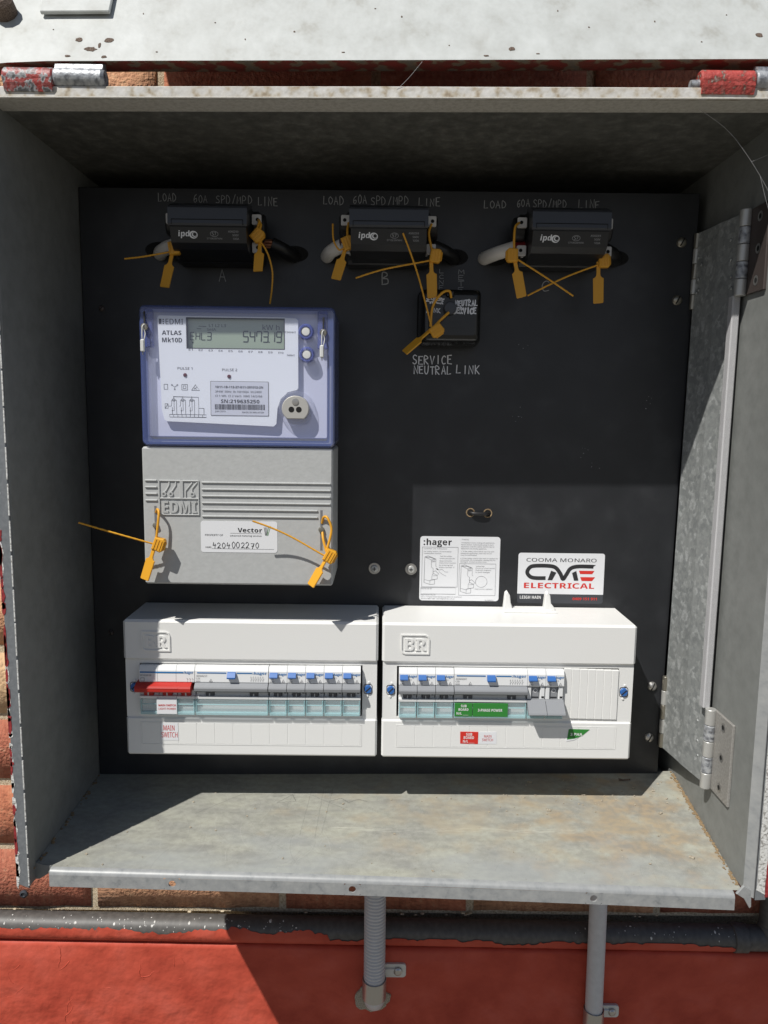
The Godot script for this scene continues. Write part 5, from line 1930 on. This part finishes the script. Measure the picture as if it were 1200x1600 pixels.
# ---------------------------------------------------------------- yellow seals
func seal(label: String, lock: Vector3, turn: float, neck: Vector3, tip: Vector3, wide: float, straps: Array, tail: Array) -> void:
	var o := thing("security_seal", label, "seal", lock, "yellow plastic security seals")
	# flag: a paddle on a narrow neck
	var ax := (tip - neck)
	var ln := ax.length()
	var yv := -ax.normalized()
	var side := yv.cross(V(0, 0, 1)).normalized()
	var xv := (side * wide + V(0, 0, 1) * sqrt(maxf(0.0, 1.0 - wide * wide))).normalized()
	var t := Transform3D(Basis(xv, yv, xv.cross(yv)), neck)
	var s := nst()
	var b := -ln
	var nk := minf(9.0, ln * .28)
	ext(s, PackedVector2Array([Vector2(-1.7, 5.0), Vector2(1.7, 5.0), Vector2(1.7, -nk + 2.4), Vector2(2.2, -nk + .6), Vector2(3.4, -nk - .6), Vector2(4.7, -nk - 1.2), Vector2(4.7, -nk - 3), Vector2(4.5, b + 1), Vector2(4.0, b + .2), Vector2(-4.0, b - .3), Vector2(-4.5, b + .6), Vector2(-4.7, -nk - 3), Vector2(-4.7, -nk - 1.2), Vector2(-3.4, -nk - .6), Vector2(-2.2, -nk + .6), Vector2(-1.7, -nk + 2.4)]), -.6, .6, .25, t)
	put("flag", s, M.seal, o)
	s = nst()
	var lt := at(lock, V(0, 0, 1), turn)
	ext(s, PackedVector2Array([Vector2(-4.6, -5.6), Vector2(3.6, -6.2), Vector2(5.2, -4.6), Vector2(5.2, 4.8), Vector2(3.2, 6.2), Vector2(-4.6, 5.6)]), -3.2, 3.2, .8, lt)
	cbox(s, V(5.0, -4.0, -2.0), V(6.4, 4.0, 2.0), .6, lt)
	for k in 3: cbox(s, V(-3.0 + k * 2.6, -4.6, 3.0), V(-2.2 + k * 2.6, 4.6, 3.7), .25, lt)
	put("lock", s, M.seal, o)
	for st in straps:
		s = nst()
		tube(s, curve(st, 5), 1.15, 8)
		put("strap", s, M.seal, o)
	if tail.size() > 0:
		s = nst()
		var pts := curve(tail, 12)
		var rr := []
		for i in pts.size(): rr.append(.72 + (.16 if i % 2 == 0 else 0.0))
		tube(s, pts, rr, 8)
		put("tail", s, M.seal, o)

func make_seals() -> void:
	seal("yellow seal at fuse A's left end, its tail sticking out to the left", V(130.0, 526.7, 50), .15, V(127.6, 520.0, 50), V(121.7, 491.9, 54), .97, [[V(130, 530, 50), V(129.2, 537.7, 48), V(127.5, 532, 44)]], [V(126, 523.5, 50), V(120.1, 522.1, 51), V(102.8, 518.5, 53), V(86.1, 516.6, 52)])
	seal("yellow seal at fuse A's right end, its tail curling down to the meter", V(204.9, 539.0, 50), -.75, V(207.1, 530.5, 50), V(205.8, 506.8, 54), .95, [[V(204.0, 543, 50), V(206.4, 551, 48), V(205.0, 553.8, 44)], [V(206, 541, 50), V(208.0, 548, 49), V(205.2, 553.0, 44.5)]], [V(206, 533, 50), V(210.0, 530.5, 51), V(215.1, 521.1, 52), V(218.5, 507.2, 52), V(217.8, 493.2, 50), V(215.4, 479.6, 47)])
	seal("yellow seal at fuse B's left end, its short tail curling upward", V(285.9, 533.1, 50), .35, V(283.1, 525.8, 50), V(275.7, 500.8, 54), .97, [[V(286, 536, 50), V(285.8, 544.2, 49), V(286.5, 552, 44)]], [V(284, 530.4, 50), V(281.3, 527.8, 51), V(277.8, 527.5, 52), V(273.4, 535.8, 52), V(272.6, 549.6, 50)])
	seal("yellow seal at fuse B's right end, its tail reaching left under the fuse", V(364.9, 523.1, 50), -.12, V(361.6, 516.6, 50), V(362.8, 485.8, 54), .97, [[V(362.5, 526, 50), V(358.8, 542.4, 49), V(361.5, 552, 44)]], [V(362.4, 520.1, 50), V(358, 518.5, 51), V(319.0, 510.2, 54), V(293.6, 502.6, 52)])
	seal("yellow seal at fuse C's left end, its tail slanting down to the right", V(434.7, 524.5, 50), PI, V(437.2, 519.0, 50), V(443.5, 487.4, 54), .97, [[V(436.0, 528, 50), V(435.6, 538, 50), V(436.6, 549.5, 48), V(440.6, 554.2, 44)]], [V(436.8, 522.2, 50), V(441, 519.8, 51), V(466, 504.5, 53), V(490.5, 489.4, 52)])
	seal("yellow seal at fuse C's right end, its tail slanting down to the left", V(518.3, 521.6, 45), .08, V(513.9, 516.2, 45), V(514.3, 483.8, 49), .97, [[V(516, 526, 45), V(514.9, 531.5, 44), V(519, 531, 43)]], [V(516, 518.6, 45), V(511, 517.2, 46), V(482.3, 505.9, 48), V(450.2, 490.1, 46)])
	seal("yellow seal looped round the neutral link's cap, its straight tail rising over fuse B", V(366.9, 457.0, 58), -.95, V(357.6, 453.6, 58), V(338.4, 436.6, 60), .62, [[V(362, 457, 58), V(370, 465.5, 57), V(378.0, 473.2, 54)], [V(361.6, 460.0, 58), V(363.0, 477.0, 58), V(370.8, 489.4, 56), V(378.2, 492.3, 52), V(380.4, 486.8, 49)]], [V(364.0, 457.0, 58), V(362.0, 461.3, 59), V(350.6, 499.2, 64), V(342.2, 521.2, 69), V(335.1, 537.6, 72)])
	seal("yellow seal through the meter cover's left slot, its tail sticking out to the left", V(121.8, 264.1, 92.5), -.35, V(117.2, 258.7, 93.5), V(108.5, 232.1, 93), .92, [[V(119.8, 268.8, 92.5), V(122.3, 290.5, 91.5), V(120.1, 294.8, 87.5), V(117.5, 291.5, 83)]], [V(119.4, 263.9, 92.5), V(115.8, 265.3, 94.5), V(87.1, 275.2, 102.5), V(56.4, 284.5, 104.5)])
	seal("yellow seal through the meter cover's right slot, its tail crossing the owner's sticker", V(273.7, 255.3, 91.5), -.5, V(268.8, 249.5, 92.5), V(256.7, 228.0, 92), .72, [[V(270.9, 259.8, 91.5), V(275.0, 278.1, 89.5), V(271.4, 288.9, 88.5), V(267.7, 289.1, 85.5), V(266.1, 283.4, 82.8)], [V(266.2, 278.6, 82.8), V(267.7, 269.4, 88.5), V(270.6, 259.0, 91)]], [V(271.7, 254.6, 91.5), V(266.9, 257.0, 93.5), V(242.6, 271.3, 95.5), V(224.3, 280.5, 98.5), V(207.0, 287.5, 102.5)])

# ---------------------------------------------------------------- stickers on the panel
func HX(u: float) -> float: return 359.0 + (u - 60.0) * (81.0 / 1070.0)
func HY(v: float) -> float: return 259.6 - (v - 65.0) * (66.3 / 865.0)
func CX(u: float) -> float: return 459.0 + (u - 200.0) * .0972
func CY(v: float) -> float: return 243.6 - (v - 60.0) * .0965

func make_stickers() -> void:
	var o := thing("instruction_sticker", "white instruction sticker with line drawings of breakers on the black panel", "sticker", V(400, 193, 0))
	var s := nst()
	ext(s, rrect(359.0, 193.0, 440.0, 259.4, 3.0), 0.0, .3)
	put("paper", s, M.paper, o)
	var z := .45
	s = nst()
	text(s, ":hager", HX(105), HX(480), HY(185), 6.2, z, "bold")
	put("heading", s, M.ink, o)
	s = nst()
	var rows := [["Customer user instructions", 112, 420, 240], ["For safety switch / circuit breaker", 112, 482, 278], ["combination devices", 112, 345, 304], ["Test the safety", 328, 488, 340], ["switch periodically", 322, 530, 370], ["(approximately", 322, 490, 402], ["every three months)", 320, 545, 430], ["by pressing test", 320, 505, 460], ["button marked \"T\"", 318, 530, 490],
		["Tripping", 612, 705, 112], ["If tripping occurs, unplug all appliances.", 610, 1055, 155], ["Reset switch, individually plug in each", 610, 1040, 182], ["appliance until the safety switch trips to", 608, 1052, 208], ["determine the faulty appliance.", 608, 950, 235], ["1. If the safety switch does not trip with", 606, 1050, 272], ["individual appliances, then the circuit", 604, 1020, 298], ["may be overloaded.", 604, 822, 322], ["2. If the safety switch trips with no appliances", 602, 1105, 364], ["connected, the installation cabling may be", 602, 1070, 388], ["damaged. Consult an electrician.", 602, 960, 412],
		["Yellow flag:", 812, 930, 470], ["If there is a fault current", 808, 1070, 496], ["(thermal, magnetic", 808, 1020, 522], ["or earth leakage)", 808, 1000, 550], ["Fault current indicator", 808, 1045, 778], ["INSTALLED BY:", 84, 232, 780], ["Hager Electro Pty Ltd", 80, 275, 862], ["Unit 1 / 17 Power Street Glendenning NSW 2761 AUSTRALIA", 80, 632, 890], ["Tel: (61) 2 8867 7400    www.hagerelectro.com.au", 80, 535, 915], ["IN_390699LA", 945, 1062, 930]]
	for r in rows: text(s, r[0], HX(r[1]), HX(r[2]), HY(r[3]), 1.05, z)
	var ln := []
	var bx = func(x0: float, y0: float, x1: float, y1: float) -> void: ln.append([Vector2(HX(x0), HY(y0)), Vector2(HX(x1), HY(y0)), Vector2(HX(x1), HY(y1)), Vector2(HX(x0), HY(y1)), Vector2(HX(x0), HY(y0))])
	var li = func(a: Array) -> void:
		var q := []
		for p in a: q.append(Vector2(HX(p[0]), HY(p[1])))
		ln.append(q)
	bx.call(90, 212, 568, 748); bx.call(78, 758, 546, 845); bx.call(590, 430, 1080, 858)
	for d in [[0, 0], [490, 115]]:
		var u: float = d[0]
		var w: float = d[1]
		li.call([[125 + u, 345 + w], [215 + u, 385 + w], [215 + u, 480 + w], [240 + u, 500 + w], [240 + u, 570 + w], [225 + u, 600 + w], [225 + u, 650 + w], [200 + u, 660 + w], [200 + u, 715 + w], [120 + u, 690 + w], [125 + u, 345 + w]])
		li.call([[125 + u, 345 + w], [170 + u, 330 + w], [275 + u, 372 + w], [275 + u, 470 + w], [290 + u, 480 + w]])
		li.call([[215 + u, 385 + w], [275 + u, 372 + w]]); li.call([[240 + u, 600 + w], [298 + u, 592 + w], [298 + u, 640 + w], [228 + u, 652 + w]]); li.call([[200 + u, 660 + w], [262 + u, 650 + w], [262 + u, 710 + w], [200 + u, 718 + w]])
		li.call([[235 + u, 545 + w], [270 + u, 530 + w], [320 + u, 575 + w], [290 + u, 590 + w], [235 + u, 560 + w]])
		li.call([[125 + u, 650 + w], [200 + u, 668 + w]]); li.call([[140 + u, 350 + w], [200 + u, 350 + w], [260 + u, 372 + w]])
	li.call([[315, 520], [360, 510], [400, 545], [440, 545]]); li.call([[318, 540], [370, 580], [415, 600]])
	ink(s, ln, .26, z, IDT, false)
	ring(s, disc(HX(890), HY(672), 6.0, 5.9, 26), disc(HX(890), HY(672), 5.75, 5.65, 26), z, z)
	for q in [[232, 405], [255, 402], [722, 520], [745, 517]]: ring(s, disc(HX(q[0]), HY(q[1]), .8, -1, 10), disc(HX(q[0]), HY(q[1]), .55, -1, 10), z, z)
	put("fine_print", s, M.grey_ink, o)
	s = nst()
	flat(s, PackedVector2Array([Vector2(HX(272), HY(498)), Vector2(HX(300), HY(500)), Vector2(HX(318), HY(522)), Vector2(HX(290), HY(512))]), z + .05)
	put("pointing_finger", s, M.ink, o)

	o = thing("business_sticker", "white, black and red electrician's business sticker on the panel, right of the instruction sticker", "sticker", V(503, 192, 0))
	s = nst()
	ext(s, rrect(458.9, 191.4, 546.6, 243.6, 2.6), 0.0, .25)
	put("black_paper", s, M.fuse_cover, o)
	s = nst()
	var top := PackedVector2Array([Vector2(458.9, 201.3)])
	for p in [Vector2(546.6, 201.0)]: top.append(p)
	for i in 5:
		var a := deg_to_rad(90.0 * i / 4)
		top.append(Vector2(544.0 + 2.6 * cos(a), 241.0 + 2.6 * sin(a)))
	for i in 5:
		var a := deg_to_rad(90.0 + 90.0 * i / 4)
		top.append(Vector2(461.5 + 2.6 * cos(a), 241.0 + 2.6 * sin(a)))
	ext(s, top, .2, .4)
	put("white_paper", s, M.paper, o)
	z = .55
	s = nst()
	text(s, "COOMA MONARO", CX(283), CX(1015), CY(153), 3.7, z)
	# wide C and M strokes of the monogram
	var C := func(a: Array) -> Array:
		var q := []
		for p in a: q.append(V(CX(p[0]), CY(p[1]), 0))
		return q
	var to2 = func(a: Array) -> Array:
		var q := []
		for p in a: q.append(Vector2(p.x, p.y))
		return q
	ink(s, [to2.call(curve(C.call([[490, 328], [380, 328], [325, 312], [295, 265], [325, 212], [385, 197], [520, 197], [590, 215], [640, 275], [672, 335], [705, 290], [745, 225], [820, 200], [985, 200]]), 6))], 3.9, z, IDT, false)
	flat(s, PackedVector2Array([Vector2(CX(545), CY(248)), Vector2(CX(600), CY(268)), Vector2(CX(560), CY(350)), Vector2(CX(512), CY(350))]), z + .02)
	flat(s, PackedVector2Array([Vector2(CX(765), CY(270)), Vector2(CX(808), CY(248)), Vector2(CX(835), CY(352)), Vector2(CX(788), CY(352))]), z + .02)
	flat(s, PackedVector2Array([Vector2(CX(960), CY(218)), Vector2(CX(985), CY(181)), Vector2(CX(1010), CY(183))]), z + .03)
	put("black_print", s, M.ink, o)
	s = nst()
	flat(s, PackedVector2Array([Vector2(CX(835), CY(245)), Vector2(CX(998), CY(245)), Vector2(CX(975), CY(280)), Vector2(CX(850), CY(280))]), z)
	flat(s, PackedVector2Array([Vector2(CX(852), CY(313)), Vector2(CX(1008), CY(313)), Vector2(CX(978), CY(354)), Vector2(CX(868), CY(354))]), z)
	text(s, "ELECTRICAL", CX(266), CX(1003), CY(437), 5.4, z, "bold")
	text(s, "0409 151 911", CX(783), CX(1038), CY(562), 2.7, z - .15, "bold")
	put("red_print", s, M.sign_red, o)
	s = nst()
	text(s, "LEIGH HAIN", CX(228), CX(448), CY(552), 3.0, z - .15, "bold")
	put("white_print", s, M.white_ink, o)

# ---------------------------------------------------------------- small loose things
func make_bits() -> void:
	# broken white clip lying on the right-hand board
	var o := thing("plastic_clip", "broken white plastic clip with two upright prongs lying on top of the right board", "clip", V(467, 188, 18))
	var s := nst()
	cbox(s, V(444.5, 188.0, 12.0), V(491.0, 191.4, 24.0), .8)
	cbox(s, V(441.5, 188.0, 14.0), V(494.5, 189.4, 27.0), .5)
	put("bar", s, M.board, o)
	for q in [[441.5, 0.0], [481.5, 1.0]]:
		s = nst()
		var x: float = q[0]
		ext(s, PackedVector2Array([Vector2(x, 188.4), Vector2(x + 1.0, 199), Vector2(x + 1.6, 206.5), Vector2(x + 3.6, 208.6), Vector2(x + 6.2, 204.6), Vector2(x + 7.2, 197.0), Vector2(x + 8.8 + q[1] * 2, 192.4), Vector2(x + 10.5 + q[1] * 2, 188.4)]), 16.0, 23.5, .7)
		put("prong", s, M.board, o)
	# crumbs on the box floor
	s = nst()
	org = V(470, -8, 90)
	for i in 95:
		var x := rng.randf_range(430, 622) if i < 70 else rng.randf_range(60, 430)
		var z := rng.randf_range(8, 70) if i < 60 else rng.randf_range(20, 150)
		var r0 := rng.randf_range(.25, .8) * (2.0 if rng.randf() < .1 else 1.0)
		var a := rng.randf_range(0, TAU)
		cbox(s, V(-r0 * 1.5, -.3, -r0), V(r0 * 1.5, r0 * .7, r0), r0 * .2, Transform3D(Basis(V(0, 1, 0), a), V(x, floor_y(x, z) + .3, z)))
	var c := put("floor_crumbs", s, M.render_broken, self)
	c.position = org * U
	c.set_meta("label", "pale crumbs and chips scattered over the box floor")
	c.set_meta("category", "debris")
	c.set_meta("kind", "stuff")
	# leaf fragment in the shade line
	o = thing("dry_leaf", "small dark dry leaf scrap on the box floor under the panel's right end", "leaf", V(574, 7, 12))
	s = nst()
	s.set_smooth_group(1)
	var fy := floor_y(574, 12)
	for k in 5:
		var x := 569.0 + k * 2.4
		quad(s, V(x, fy + .5 + absf(k - 2.0) * .5, 10.5 + k * .4), V(x + 2.4, fy + .5 + absf(k - 1.0) * .5, 10.9 + k * .4), V(x + 2.4, fy + .3, 14.2 - k * .3), V(x, fy + .3, 14.4 - k * .3))
	put("blade", s, M.rust, o)
	# plug screwed into the wall at the lower left
	o = thing("wall_plug", "small dark screw plug in the brick below the box's lower left corner", "screw", V(-119, -216, -121))
	s = nst()
	lathe(s, [Vector2(5.2, 0), Vector2(5.0, 3.2), Vector2(3.0, 4.4), Vector2(2.6, 2.6), Vector2(0, 2.6)], at(V(-119, -216, -121.5)), 14)
	put("head", s, M.fuse_cover, o)
	# spider threads in the upper right corner
	o = thing("spider_threads", "fine spider threads in the box's upper right corner", "cobweb", V(600, 600, 150))
	mat("silk", lin(.5, .5, .5), .5)
	M.silk.transparency = BaseMaterial3D.TRANSPARENCY_ALPHA
	M.silk.albedo_color.a = .5
	for q in [[V(556, 613.6, 150), V(580, 596, 152), V(606, 566, 150), V(629.6, 531, 146)], [V(598, 576, 150), V(612, 583, 140), V(629.6, 592, 128)], [V(606, 566, 150), V(616, 540, 148), V(629.6, 522, 140)], [V(322, 614, 166), V(334, 624, 168), V(345, 637.5, 166)]]:
		s = nst()
		tube(s, curve(q, 5), .14, 5)
		put("thread", s, M.silk, o)
